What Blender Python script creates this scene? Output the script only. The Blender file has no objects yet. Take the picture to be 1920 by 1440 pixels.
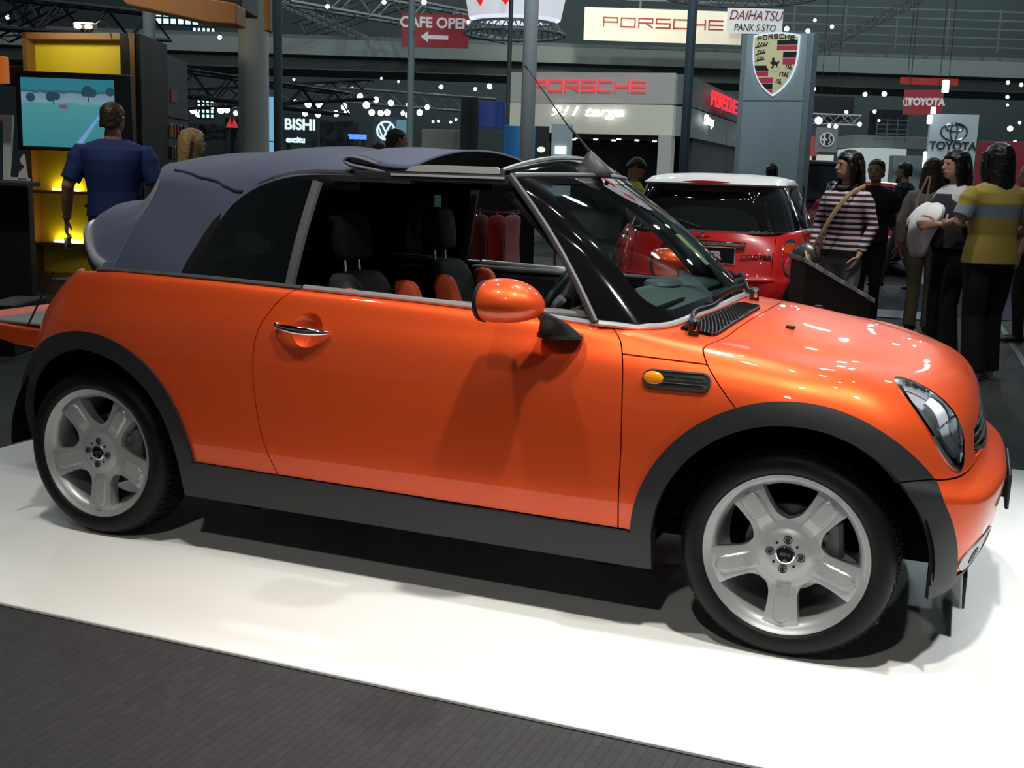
import bpy, math, random
import numpy as np
from mathutils import Vector, Matrix
random.seed(7)
PI = math.pi
S = bpy.context.scene
COL = S.collection

# ------------------------------------------------------------------ camera
CAM = np.array([2.87485, -4.00760, 1.35064]); FPX = 2146.53
YAW, PITCH, ROLL = -0.3750, 0.1805, 0.0332
FW = np.array([math.sin(YAW)*math.cos(PITCH), math.cos(YAW)*math.cos(PITCH), -math.sin(PITCH)])
_r = np.array([math.cos(YAW), -math.sin(YAW), 0.0]); _u = np.cross(_r, FW)
RT = _r*math.cos(ROLL)+_u*math.sin(ROLL); UP = -_r*math.sin(ROLL)+_u*math.cos(ROLL)
cd = bpy.data.cameras.new('camera'); co = bpy.data.objects.new('camera', cd); COL.objects.link(co)
cd.sensor_width = 36.0; cd.sensor_fit = 'HORIZONTAL'; cd.lens = FPX*36.0/1920.0
cd.clip_start = 0.05; cd.clip_end = 300
co.matrix_world = Matrix(((RT[0], UP[0], -FW[0], CAM[0]), (RT[1], UP[1], -FW[1], CAM[1]), (RT[2], UP[2], -FW[2], CAM[2]), (0, 0, 0, 1)))
S.camera = co

# ------------------------------------------------------------------ world, exposure, lights
S.view_settings.view_transform = 'Standard'; S.view_settings.look = 'None'
S.view_settings.exposure = 0.0; S.view_settings.gamma = 1.0; S.view_settings.use_curve_mapping = False
W = bpy.data.worlds.new('world'); S.world = W; W.use_nodes = True
W.node_tree.nodes['Background'].inputs[0].default_value = (0.55, 0.68, 0.72, 1)
W.node_tree.nodes['Background'].inputs[1].default_value = 0.10

def look_rot(p, t):
    return (Vector(t)-Vector(p)).to_track_quat('-Z', 'Y').to_euler()
def spot(p, t, energy, angle, size=0.12, blend=0.5, color=(1, 0.97, 0.92)):
    l = bpy.data.lights.new('stand_and_fill_spot', 'SPOT'); l.energy = energy; l.spot_size = math.radians(angle)
    l.shadow_soft_size = size; l.spot_blend = blend; l.color = color
    o = bpy.data.objects.new('stand_and_fill_spot', l); COL.objects.link(o); o.location = p; o.rotation_euler = look_rot(p, t); return o
def area(p, t, energy, sx, sy, color=(1, 1, 1)):
    l = bpy.data.lights.new('ceiling_bank', 'AREA'); l.energy = energy; l.shape = 'RECTANGLE'; l.size = sx; l.size_y = sy; l.color = color
    o = bpy.data.objects.new('ceiling_bank', l); COL.objects.link(o); o.location = p; o.rotation_euler = look_rot(p, t); return o
WARM = (1, 0.96, 0.88)
spot((2.9, -1.95, 4.8), (2.5, -1.15, 0), 640, 66, 0.09, 0.9, WARM)
spot((.75, -2.1, 4.8), (1.1, -1.0, 0.4), 310, 64, 0.09, 0.9, WARM)
spot((2.4, -5.4, 4.9), (1.6, -1.2, 0.4), 190, 52, 0.12, 0.9, WARM)
spot((4.3, -.9, 4.8), (3.1, -.5, 0.3), 560, 54, 0.10, 0.8, (0.94, 0.98, 1))
spot((1.9, 1.4, 5.0), (2.2, 0.3, 0.8), 420, 50, 0.10, 0.8, (0.96, 0.98, 1))
spot((-0.9, -1.4, 4.8), (-0.2, -0.6, 0.2), 90, 50, 0.12, 0.9, WARM)
spot((2.2, 4.2, 5.0), (1.2, 5.2, 0.8), 420, 60, 0.10, 0.8)
spot((-3.1, 1.4, 4.8), (-3.5, 3.8, 1.0), 260, 60, 0.12, 0.9, WARM)  # added fill spot, brightens the man by the shelving
spot((3.6, 3.2, 5.2), (3.0, 5.2, 1.0), 170, 60, 0.10, 0.8)
for x, y, z in ((2.2, .4, 4.4), (2.5, 1.2, 4.6), (2.9, 2.0, 4.8), (1.6, .2, 4.5), (3.3, 1.0, 4.6), (3.6, 2.4, 5.0), (2.0, 2.2, 4.8), (1.2, -.6, 4.6), (.2, -1.6, 4.7), (-.8, -1.0, 4.7), (-1.2, .2, 4.7), (3.4, -.4, 4.5)):
    l = bpy.data.lights.new('pin_spot', 'POINT'); l.energy = 5; l.shadow_soft_size = .045
    o = bpy.data.objects.new('pin_spot', l); COL.objects.link(o); o.location = (x, y, z)
for dx, tx in ((-6, -8), (1, 1), (5, 9)):
    P_ = lambda dx, dd, z: (CAM[0]+dd*math.sin(YAW)+dx*math.cos(YAW), CAM[1]+dd*math.cos(YAW)-dx*math.sin(YAW), z)
    spot(P_(dx, 8.5, 9.0), P_(tx, 22, 3.2), 2700, 62, .3, 1.0, (.82, .95, 1))  # added fills aimed at the pylon, columns and stand fronts
spot(P_(2.5, 29, 7.5), P_(3.2, 36, 5.6), 900, 85, .3, 1.0, (1, .93, .72))
for (dx, dd, en) in ((0, 10, 330), (-9, 18, 420), (9, 18, 520), (0, 28, 1500), (14, 32, 1300), (-12, 30, 700), (0, 40, 1300), (16, 42, 1300)):
    x = CAM[0]+dd*math.sin(YAW)+dx*math.cos(YAW); y = CAM[1]+dd*math.cos(YAW)-dx*math.sin(YAW)
    for k in (-2.2, 2.2):
        l = bpy.data.lights.new('hall_fill', 'POINT'); l.energy = en*.58; l.shadow_soft_size = .22; l.color = (.80, .95, 1)  # unseen point lights added overhead to lift the dark hall
        o = bpy.data.objects.new('hall_fill', l); COL.objects.link(o); o.location = (x+k*math.cos(YAW), y-k*math.sin(YAW), 11.3)

# ------------------------------------------------------------------ materials
def mat(name, col, rough=0.5, metal=0.0, coat=0.0, emit=None, es=1.0, alpha=1.0, trans=0.0, spec=0.5, ior=1.45, sheen=0.0):
    m = bpy.data.materials.new(name); m.use_nodes = True
    b = m.node_tree.nodes['Principled BSDF']; I = b.inputs
    I['Base Color'].default_value = (*col, 1); I['Roughness'].default_value = rough; I['Metallic'].default_value = metal
    I['Coat Weight'].default_value = coat; I['Coat Roughness'].default_value = 0.03; I['Specular IOR Level'].default_value = spec
    I['Transmission Weight'].default_value = trans; I['IOR'].default_value = ior; I['Sheen Weight'].default_value = sheen
    if emit: I['Emission Color'].default_value = (*emit, 1); I['Emission Strength'].default_value = es
    if alpha < 1: I['Alpha'].default_value = alpha
    return m
def bump(m, kind='noise', scale=50, strength=0.2, dist=0.01, **kw):
    nt = m.node_tree; b = nt.nodes['Principled BSDF']
    tc = nt.nodes.new('ShaderNodeTexCoord'); bp = nt.nodes.new('ShaderNodeBump')
    t = nt.nodes.new({'noise': 'ShaderNodeTexNoise', 'wave': 'ShaderNodeTexWave', 'vor': 'ShaderNodeTexVoronoi'}[kind])
    t.inputs['Scale'].default_value = scale
    if kind == 'wave' and 'dir' in kw: t.bands_direction = kw['dir']
    nt.links.new(tc.outputs['Object'], t.inputs['Vector'])
    nt.links.new(t.outputs['Distance' if kind == 'vor' else ('Fac' if 'Fac' in t.outputs else 0)], bp.inputs['Height'])
    bp.inputs['Strength'].default_value = strength; bp.inputs['Distance'].default_value = dist
    nt.links.new(bp.outputs[0], b.inputs['Normal']); return m
def varied(m, c1, c2, scale=6, detail=4):
    nt = m.node_tree; b = nt.nodes['Principled BSDF']; tc = nt.nodes.new('ShaderNodeTexCoord')
    t = nt.nodes.new('ShaderNodeTexNoise'); t.inputs['Scale'].default_value = scale; t.inputs['Detail'].default_value = detail
    r = nt.nodes.new('ShaderNodeValToRGB'); r.color_ramp.elements[0].color = (*c1, 1); r.color_ramp.elements[1].color = (*c2, 1)
    r.color_ramp.elements[0].position = 0.3; r.color_ramp.elements[1].position = 0.7
    nt.links.new(tc.outputs['Object'], t.inputs['Vector']); nt.links.new(t.outputs['Fac'], r.inputs[0]); nt.links.new(r.outputs[0], b.inputs['Base Color']); return m
def flake(m, strength=0.05):
    return bump(m, 'noise', 900, strength, 0.0006)
def emis(name, col, st): return mat(name, (0.02, 0.02, 0.02), 0.5, emit=col, es=st)

ORANGE = flake(mat('orange_metallic_paint', (0.82, 0.098, 0.022), 0.40, 0.46, .7, spec=.10))
RED = mat('red_gloss_paint', (0.62, 0.012, 0.014), 0.3, 0.0, 1.0)
WHITE_PAINT = mat('white_roof_paint', (0.9, 0.92, 0.94), 0.5, 0, .35)
TRIM = bump(mat('charcoal_plastic_trim', (0.015, 0.016, 0.018), 0.5), 'noise', 500, 0.15, 0.002)
BLACK = mat('black_plastic', (0.008, 0.008, 0.009), 0.5)
GAP = mat('seam_black', (0.004, 0.002, 0.002), 0.9, spec=0.1)
GLOSSBLACK = mat('gloss_black', (0.004, 0.004, 0.005), 0.06, 0, 1.0)
RUBBER = mat('tyre_rubber', (0.004, 0.004, 0.005), 0.5, spec=.3)
ALLOY = mat('silver_alloy', (0.42, 0.43, 0.44), 0.38, 0.5)
CHROME = mat('chrome', (0.82, 0.83, 0.85), 0.09, 1.0)
BRIGHT = mat('bright_trim', (.80, .81, .83), .18, .65)
SILVER = mat('satin_silver', (0.42, 0.43, 0.43), 0.36, 0.8)
GLASS = mat('clear_glass', (0.75, 0.86, 0.84), 0.0, trans=1.0, ior=1.02, spec=0.9)
def thin_glass(name, tint, refl=0.10):
    m = bpy.data.materials.new(name); m.use_nodes = True; nt = m.node_tree; nt.nodes.clear()
    o = nt.nodes.new('ShaderNodeOutputMaterial'); mx = nt.nodes.new('ShaderNodeMixShader'); t = nt.nodes.new('ShaderNodeBsdfTransparent')
    g = nt.nodes.new('ShaderNodeBsdfGlossy'); g.inputs['Roughness'].default_value = 0.02; f = nt.nodes.new('ShaderNodeFresnel'); f.inputs['IOR'].default_value = 1.5
    a = nt.nodes.new('ShaderNodeMath'); a.operation = 'ADD'; a.inputs[1].default_value = refl-0.04
    t.inputs[0].default_value = (*tint, 1); nt.links.new(f.outputs[0], a.inputs[0]); nt.links.new(a.outputs[0], mx.inputs[0])
    nt.links.new(t.outputs[0], mx.inputs[1]); nt.links.new(g.outputs[0], mx.inputs[2]); nt.links.new(mx.outputs[0], o.inputs[0]); return m
WGLASS = thin_glass('windscreen_glass', (0.62, 0.74, 0.72), 0.05)
DGLASS = thin_glass('dark_glass', (0.035, 0.04, 0.045), 0.045)
SGLASS = thin_glass('shop_glass', (0.55, 0.72, 0.85), 0.08)
FABRIC = bump(mat('blue_grey_canvas', (0.056, 0.068, 0.128), 0.85, sheen=0.3), 'noise', 700, 0.25, 0.001)
INNER = mat('dark_headlining', (0.012, 0.012, 0.014), 0.9)
SEATBLK = bump(mat('charcoal_seat_cloth', (0.022, 0.023, 0.025), 0.8), 'noise', 400, 0.2, 0.002)
SEATORG = mat('orange_seat_cloth', (0.55, 0.075, 0.02), 0.7)
DASH = bump(mat('grey_green_dashboard', (0.13, 0.16, 0.155), 0.6), 'noise', 300, 0.2, 0.002)
AMBER = mat('amber_lens', (0.95, 0.30, 0.01), 0.12, 0, 1.0)
REDLENS = mat('red_lamp_lens', (0.65, 0.01, 0.012), 0.1, 0, 1.0)

# ------------------------------------------------------------------ object helpers
def tag(o, label=None, cat=None, group=None, kind=None):
    if label: o['label'] = label
    if cat: o['category'] = cat
    if group: o['group'] = group
    if kind: o['kind'] = kind
    return o
def empty(name, loc=(0, 0, 0), rz=0, label=None, cat=None, group=None):
    o = bpy.data.objects.new(name, None); COL.objects.link(o); o.location = loc; o.rotation_euler = (0, 0, rz); o.empty_display_size = 0.1
    return tag(o, label, cat, group)
def copy_tree(o, parent=None):
    c = o.copy(); COL.objects.link(c); c.parent = parent
    for ch in list(o.children): copy_tree(ch, c)
    return c

class MB:
    def __init__(s): s.v = []; s.f = []; s.m = []; s.mi = 0
    def add(s, vs, fs):
        b = len(s.v); s.v += [tuple(map(float, p)) for p in vs]; s.f += [tuple(i+b for i in f) for f in fs]; s.m += [s.mi]*len(fs); return s
    def box(s, c, d, rz=0, bev=0):
        x, y, z = d[0]/2, d[1]/2, d[2]/2; ca, sa = math.cos(rz), math.sin(rz)
        vs = []
        if bev <= 0:
            pts = [(i*x, j*y, k*z) for k in (-1, 1) for j in (-1, 1) for i in (-1, 1)]
            fs = [(0, 2, 3, 1), (4, 5, 7, 6), (0, 1, 5, 4), (2, 6, 7, 3), (0, 4, 6, 2), (1, 3, 7, 5)]
        else:
            b = min(bev, x*.99, y*.99, z*.99); pts = []
            for k, sc in ((-z, 1), (-z+b, 0), (z-b, 0), (z, 1)):
                ex = x-b*sc; ey = y-b*sc
                for px, py in ((-ex+b*(1-sc), -ey), (ex-b*(1-sc), -ey), (ex, -ey+b*(1-sc)), (ex, ey-b*(1-sc)), (ex-b*(1-sc), ey), (-ex+b*(1-sc), ey), (-ex, ey-b*(1-sc)), (-ex, -ey+b*(1-sc))):
                    pts.append((px, py, k))
            fs = [tuple(range(7, -1, -1)), tuple(range(24, 32))]
            for r in range(3):
                for i in range(8): a = r*8+i; c2 = r*8+(i+1) % 8; fs.append((a, c2, c2+8, a+8))
        for px, py, pz in pts: vs.append((c[0]+px*ca-py*sa, c[1]+px*sa+py*ca, c[2]+pz))
        return s.add(vs, fs)
    def rings(s, rs, cap=True, closed=True):
        n = len(rs[0]); vs = [p for r in rs for p in r]; fs = []
        for k in range(len(rs)-1):
            for i in range(n if closed else n-1):
                j = (i+1) % n; fs.append((k*n+i, k*n+j, (k+1)*n+j, (k+1)*n+i))
        if cap and closed: fs.append(tuple(range(n-1, -1, -1))); fs.append(tuple((len(rs)-1)*n+i for i in range(n)))
        return s.add(vs, fs)
    def tube(s, pts, rad, n=10, cap=True, flat=None, upv=None):
        pts = [Vector(p) for p in pts]; rs = []
        if not hasattr(rad, '__len__'): rad = [rad]*len(pts)
        prev = None
        for i, p in enumerate(pts):
            t = (pts[min(i+1, len(pts)-1)]-pts[max(i-1, 0)]).normalized()
            a = Vector(upv) if upv else (prev if prev else (Vector((0, 0, 1)) if abs(t.z) < .9 else Vector((1, 0, 0))))
            x = (a-t*a.dot(t)).normalized(); y = t.cross(x); prev = x
            r = rad[i]; rx, ry = r if hasattr(r, '__len__') else (r, r*(flat or 1))
            rs.append([p+x*(rx*math.cos(2*PI*k/n))+y*(ry*math.sin(2*PI*k/n)) for k in range(n)])
        return s.rings(rs, cap)
    def cyl(s, c, r, h, n=20, axis='z', r2=None):
        d = {'x': (1, 0, 0), 'y': (0, 1, 0), 'z': (0, 0, 1)}[axis]; c = Vector(c); d = Vector(d)
        return s.tube([c-d*h/2, c+d*h/2], [r, r if r2 is None else r2], n)
    def lathe(s, prof, c=(0, 0, 0), axis='y', n=48, cap=False):
        rs = []
        for r, t in prof:
            ring = []
            for k in range(n):
                a = 2*PI*k/n; u, w = r*math.cos(a), r*math.sin(a)
                ring.append({'y': (c[0]+u, c[1]+t, c[2]+w), 'z': (c[0]+u, c[1]+w, c[2]+t), 'x': (c[0]+t, c[1]+u, c[2]+w)}[axis])
            rs.append(ring)
        return s.rings(rs, cap)
    def ball(s, c, r, n=16, m=10, sx=1, sy=1, sz=1):
        rs = []
        for k in range(m+1):
            a = -PI/2+PI*k/m; rr = max(math.cos(a), 1e-3)*r
            rs.append([(c[0]+sx*rr*math.cos(2*PI*i/n), c[1]+sy*rr*math.sin(2*PI*i/n), c[2]+sz*r*math.sin(a)) for i in range(n)])
        return s.rings(rs, True)
    def prism(s, poly, h0, h1, plane='xy'):
        n = len(poly)
        def P(p, h): return {'xy': (p[0], p[1], h), 'xz': (p[0], h, p[1]), 'yz': (h, p[0], p[1])}[plane]
        return s.add([P(p, h0) for p in poly]+[P(p, h1) for p in poly], [tuple(range(n-1, -1, -1)), tuple(range(n, 2*n))]+[(i, (i+1) % n, (i+1) % n+n, i+n) for i in range(n)])
    def quad(s, a, b, c, d): return s.add([a, b, c, d], [(0, 1, 2, 3)])
    def grid(s, g, flip=False):
        nu, nv = len(g), len(g[0]); vs = [p for r in g for p in r]
        fs = [((i*nv+j), (i+1)*nv+j, (i+1)*nv+j+1, i*nv+j+1) for i in range(nu-1) for j in range(nv-1)]
        if flip: fs = [f[::-1] for f in fs]
        return s.add(vs, fs)
    def xf(s, M, start=0):
        for i in range(start, len(s.v)): s.v[i] = tuple(M @ Vector(s.v[i]))
        return s
    def build(s, name, material, parent=None, smooth=40, sub=0, solid=0, bevel=0, remesh=0, weld=False):
        me = bpy.data.meshes.new(name); me.from_pydata(s.v, [], s.f)
        for m in (material if isinstance(material, (list, tuple)) else [material]): me.materials.append(m)
        if isinstance(material, (list, tuple)): me.polygons.foreach_set('material_index', s.m)
        me.validate(); o = bpy.data.objects.new(name, me); COL.objects.link(o)
        if parent is not None: o.parent = parent
        if weld: w = o.modifiers.new('w', 'WELD'); w.merge_threshold = 1e-4
        if solid: k = o.modifiers.new('s', 'SOLIDIFY'); k.thickness = solid; k.offset = 0
        if remesh:
            r = o.modifiers.new('r', 'REMESH'); r.mode = 'VOXEL'; r.voxel_size = remesh; r.use_smooth_shade = True
            sm = o.modifiers.new('c', 'SMOOTH'); sm.factor = .5; sm.iterations = 4
        if bevel: k = o.modifiers.new('b', 'BEVEL'); k.width = bevel; k.segments = 2; k.limit_method = 'ANGLE'; k.angle_limit = .6
        if sub: k = o.modifiers.new('u', 'SUBSURF'); k.levels = sub; k.render_levels = sub
        if smooth:
            me.polygons.foreach_set('use_smooth', [True]*len(me.polygons))
            if smooth < 180 and not sub and not remesh: sharp(me, math.radians(smooth))
        me.update(); return o
def sharp(me, ang):
    import bmesh
    bm = bmesh.new(); bm.from_mesh(me)
    bmesh.ops.recalc_face_normals(bm, faces=bm.faces)
    for e in bm.edges:
        if len(e.link_faces) == 2 and e.calc_face_angle(0) > ang: e.smooth = False
    bm.to_mesh(me); bm.free()
def text(name, body, loc, size, material, parent=None, rot=(PI/2, 0, 0), ext=0.004, sx=1.0, align='CENTER', shear=0, bold=0, spacing=1.0):
    cu = bpy.data.curves.new(name, 'FONT'); cu.body = body; cu.size = size; cu.extrude = ext; cu.align_x = align; cu.align_y = 'CENTER'; cu.shear = shear; cu.offset = bold; cu.space_character = spacing
    t = bpy.data.objects.new('tmp', cu); COL.objects.link(t)
    dg = bpy.context.evaluated_depsgraph_get(); me = bpy.data.meshes.new_from_object(t.evaluated_get(dg)); bpy.data.objects.remove(t)
    o = bpy.data.objects.new(name, me); COL.objects.link(o); me.materials.clear(); me.materials.append(material)
    o.location = loc; o.rotation_euler = rot; o.scale = (sx, 1, 1); o.parent = parent; return o
def blocky(name, word, w, h, stroke, material, parent, loc, rot=(PI/2, 0, 0), ext=0.01, gap=0.28):
    """wide rounded-square stroke lettering, built of flat bars"""
    G = {'P': ['00-01', '01-11', '11-1h', '1h-0h'], 'O': ['00-01', '01-11', '11-10', '10-00'], 'R': ['00-01', '01-11', '11-1h', '1h-0h', 'mh-10'],
         'S': ['11-01', '01-0h', '0h-1h', '1h-10', '10-00'], 'C': ['11-01', '01-00', '00-10'], 'H': ['00-01', '10-11', '0h-1h'], 'E': ['11-01', '01-00', '00-10', '0h-1h'],
         'B': ['00-01', '01-11', '11-10', '10-00', '0h-1h'], 'I': ['m0-m1'], 'A': ['00-01', '01-11', '11-10', '0h-1h'], 'T': ['01-11', 'm0-m1'], 'Y': ['01-mh', '11-mh', 'mh-m0'], 'N': ['00-01', '01-10', '10-11'], 'F': ['00-01', '01-11', '0h-1h']}
    n = len(word); cw = w/(n+(n-1)*gap); m = MB(); val = {'0': 0, '1': 1, 'h': .5, 'm': .5}
    for i, ch in enumerate(word):
        x0 = -w/2+i*cw*(1+gap)
        for st in G.get(ch, []):
            a, b = st.split('-'); p = np.array([x0+val[a[0]]*cw, (val[a[1]]-.5)*h]); q = np.array([x0+val[b[0]]*cw, (val[b[1]]-.5)*h])
            d = (q-p)/np.linalg.norm(q-p); nn = np.array([-d[1], d[0]])*stroke/2; p = p-d*stroke/2; q = q+d*stroke/2
            m.prism([p+nn, p-nn, q-nn, q+nn][::-1], -ext, ext, 'xy')
    o = m.build(name, material, parent, smooth=0); o.location = loc; o.rotation_euler = rot; return o

# place by image ray: a point seen at (px,py), at forward distance d (metres) from the camera
F2 = np.array([math.sin(YAW), math.cos(YAW), 0.0]); R2 = np.array([math.cos(YAW), -math.sin(YAW), 0.0]); HROT = -YAW
def ray(px, py): return FW*FPX+RT*(px-960)+UP*(720-py)
def at(px, py, d):
    r = ray(px, py); return CAM+r*(d/float(r @ F2))
def onfloor(px, py, z=0.0):
    r = ray(px, py); return CAM+r*((z-CAM[2])/r[2])
def pxm(d): return d/FPX
# ------------------------------------------------------------------ car body surface (half), stations along the side and round the nose
ZR = [.20, .335, .45, .54, .60, .70, .80, .88]
def sec(x, ws, zs, top):
    return [(x, w, z) for w, z in zip(ws, zs)]+top
T = []
T.append([(-.54, 0, .22), (-.57, 0, .33), (-.58, 0, .45), (-.575, 0, .54), (-.545, 0, .60), (-.505, 0, .70), (-.465, 0, .80), (-.425, 0, .88), (-.385, 0, .94)])
T.append([(-.52, .33, .22), (-.55, .35, .33), (-.56, .35, .45), (-.555, .35, .54), (-.525, .35, .60), (-.485, .345, .70), (-.445, .34, .80), (-.405, .335, .88), (-.365, .32, .94)])
T.append([(-.41, .61, .22), (-.445, .645, .33), (-.455, .66, .45), (-.45, .66, .54), (-.425, .655, .60), (-.395, .648, .70), (-.355, .635, .80), (-.305, .615, .88), (-.25, .59, .945)])
T.append([(-.22, .76, .22), (-.235, .80, .33), (-.24, .815, .45), (-.24, .815, .54), (-.23, .812, .60), (-.21, .795, .70), (-.19, .775, .80), (-.16, .745, .885), (-.12, .70, .955)])
T.append(sec(.0, [.79, .825, .842, .844, .843, .835, .82, .79], ZR, [(.0, .735, .965)]))
T.append(sec(.4, [.79, .825, .842, .844, .843, .837, .824, .798], ZR, [(.4, .745, .965)]))
T.append(sec(.85, [.79, .825, .842, .844, .843, .838, .825, .798], ZR, [(.85, .748, .955)]))
T.append(sec(1.4, [.79, .825, .842, .844, .844, .838, .824, .796], ZR[:7]+[.87], [(1.4, .748, .938)]))
T.append(sec(1.88, [.79, .825, .842, .844, .844, .838, .822, .792], ZR[:7]+[.86], [(1.88, .745, .912), (1.88, .60, .935), (1.88, .42, .952), (1.88, .2, .962), (1.88, 0, .966)]))
T.append(sec(2.12, [.79, .825, .842, .844, .844, .838, .82, .785], ZR[:6]+[.79, .845], [(2.12, .72, .885), (2.12, .60, .898), (2.12, .43, .925), (2.12, .21, .942), (2.12, 0, .947)]))
T.append(sec(2.32, [.79, .828, .842, .844, .844, .838, .818, .775], ZR[:6]+[.78, .833], [(2.32, .70, .866), (2.32, .585, .873), (2.32, .425, .902), (2.32, .21, .922), (2.32, 0, .927)]))
T.append([(2.52, .79, .2), (2.52, .828, .33), (2.52, .842, .45), (2.52, .844, .54), (2.52, .843, .60), (2.51, .834, .70), (2.51, .805, .775), (2.50, .755, .822), (2.48, .685, .846), (2.47, .57, .852), (2.45, .42, .882), (2.44, .21, .901), (2.43, 0, .906)])
T.append([(2.74, .79, .2), (2.755, .815, .33), (2.765, .82, .45), (2.765, .82, .53), (2.745, .812, .575), (2.725, .785, .69), (2.69, .745, .765), (2.65, .69, .812), (2.61, .625, .835), (2.60, .53, .840), (2.57, .38, .866), (2.55, .2, .884), (2.54, 0, .889)])
T.append([(2.88, .62, .2), (2.925, .65, .32), (2.945, .665, .43), (2.950, .665, .498), (2.893, .650, .552), (2.872, .62, .68), (2.835, .575, .752), (2.785, .525, .795), (2.74, .47, .818), (2.71, .42, .828), (2.675, .30, .850), (2.645, .16, .868), (2.62, 0, .873)])
T.append([(2.95, .33, .195), (3.0, .36, .31), (3.022, .37, .42), (3.030, .37, .495), (2.960, .365, .562), (2.935, .34, .685), (2.91, .32, .742), (2.875, .30, .783), (2.84, .27, .806), (2.805, .24, .822), (2.765, .18, .838), (2.72, .10, .853), (2.68, 0, .862)])
T.append([(2.97, 0, .19), (3.02, 0, .31), (3.04, 0, .42), (3.048, 0, .495), (2.975, 0, .567), (2.95, 0, .69), (2.925, 0, .747), (2.892, 0, .785), (2.862, 0, .807), (2.832, 0, .824), (2.795, 0, .840), (2.755, 0, .853), (2.715, 0, .860)])
for r in T:
    if len(r) < 13:
        x, w, z = r[8]
        for k in range(1, 5): r.append((x, w*(1-k/4.), z+.012*k))
TA = np.array(T)            # [u][v][3]
def pchip(y, t):            # y [n,...] unit spaced, t array
    d = np.diff(y, axis=0); m = np.zeros_like(y)
    a, b = d[:-1], d[1:]; s = (a*b > 0); m[1:-1] = np.where(s, 2*a*b/np.where(s, a+b, 1), 0); m[0] = d[0]; m[-1] = d[-1]
    return herm(y, m, t)
def catm(y, t):
    m = np.zeros_like(y); m[1:-1] = (y[2:]-y[:-2])/2; m[0] = y[1]-y[0]; m[-1] = y[-1]-y[-2]; return herm(y, m, t)
def herm(y, m, t):
    i = np.clip(t.astype(int), 0, len(y)-2); f = (t-i).reshape((-1,)+(1,)*(y.ndim-1))
    return (2*f**3-3*f**2+1)*y[i]+(f**3-2*f**2+f)*m[i]+(-2*f**3+3*f**2)*y[i+1]+(f**3-f**2)*m[i+1]
def catm_x(y, t):           # non-uniform tangents so unequal station spacing stays smooth
    s = np.concatenate([[0], np.cumsum(np.linalg.norm(np.diff(y, axis=0), axis=-1).mean(axis=1))])
    m = np.zeros_like(y)
    for i in range(1, len(y)-1):
        h0, h1 = s[i]-s[i-1], s[i+1]-s[i]; d0, d1 = (y[i]-y[i-1])/h0, (y[i+1]-y[i])/h1; m[i] = (d0*h1+d1*h0)/(h0+h1)
    m[0] = (y[1]-y[0])/(s[1]-s[0]); m[-1] = (y[-1]-y[-2])/(s[-1]-s[-2])
    m[0, :, 2] = 0*m[0, :, 2]; 
    m[0, :, 0] = 0; m[-1, :, 0] = 0; m[-1, :, 2] = 0
    i = np.clip(t.astype(int), 0, len(y)-2); f = (t-i).reshape(-1, 1, 1); h = (s[i+1]-s[i]).reshape(-1, 1, 1)
    return (2*f**3-3*f**2+1)*y[i]+(f**3-2*f**2+f)*m[i]*h+(-2*f**3+3*f**2)*y[i+1]+(f**3-f**2)*m[i+1]*h
NU, NV = 12, 6
tu = np.linspace(0, 15, 15*NU+1); tv = np.linspace(0, 12, 12*NV+1)
def dense(TAB):
    A = catm_x(TAB, tu)                                   # [U][v][3]
    return np.stack([pchip(A[k], tv) for k in range(len(A))])  # [U][V][3]
GRID = dense(TA)
def normals(G):
    du = np.zeros_like(G); dv = np.zeros_like(G)
    du[1:-1] = G[2:]-G[:-2]; du[0] = G[1]-G[0]; du[-1] = G[-1]-G[-2]
    dv[:, 1:-1] = G[:, 2:]-G[:, :-2]; dv[:, 0] = G[:, 1]-G[:, 0]; dv[:, -1] = G[:, -1]-G[:, -2]
    n = np.cross(dv, du); l = np.linalg.norm(n, axis=-1, keepdims=True); return n/np.maximum(l, 1e-9)
GN = normals(GRID)
_c = GRID[100, 20]; 
if GN[100, 20, 1] < 0: GN = -GN                            # w is outward on the side
GN[0, :, 1] = 0; GN[-1, :, 1] = 0; GN[:, -1, 1] = 0
GN = GN/np.maximum(np.linalg.norm(GN, axis=-1, keepdims=True), 1e-6)
def soup(G, N, u0=0, u1=None, v0=0, v1=None):
    out = []
    for i in range(u0, (u1 or G.shape[0]-1)):
        for j in range(v0, (v1 or G.shape[1]-1)):
            out.append([np.concatenate([G[a, b], N[a, b]]) for a, b in ((i, j), (i+1, j), (i+1, j+1), (i, j+1))])
    return out
def clip(polys, f):
    out = []
    for P in polys:
        v = [f(*p[:3]) for p in P]
        if min(v) >= 0: out.append(P); continue
        if max(v) <= 0: continue
        Q = []
        for a in range(len(P)):
            b = (a+1) % len(P)
            if v[a] >= 0: Q.append(P[a])
            if (v[a] > 0 and v[b] < 0) or (v[a] < 0 and v[b] > 0): t = v[a]/(v[a]-v[b]); Q.append(P[a]+(P[b]-P[a])*t)
        if len(Q) > 2: out.append(Q)
    return out
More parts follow.
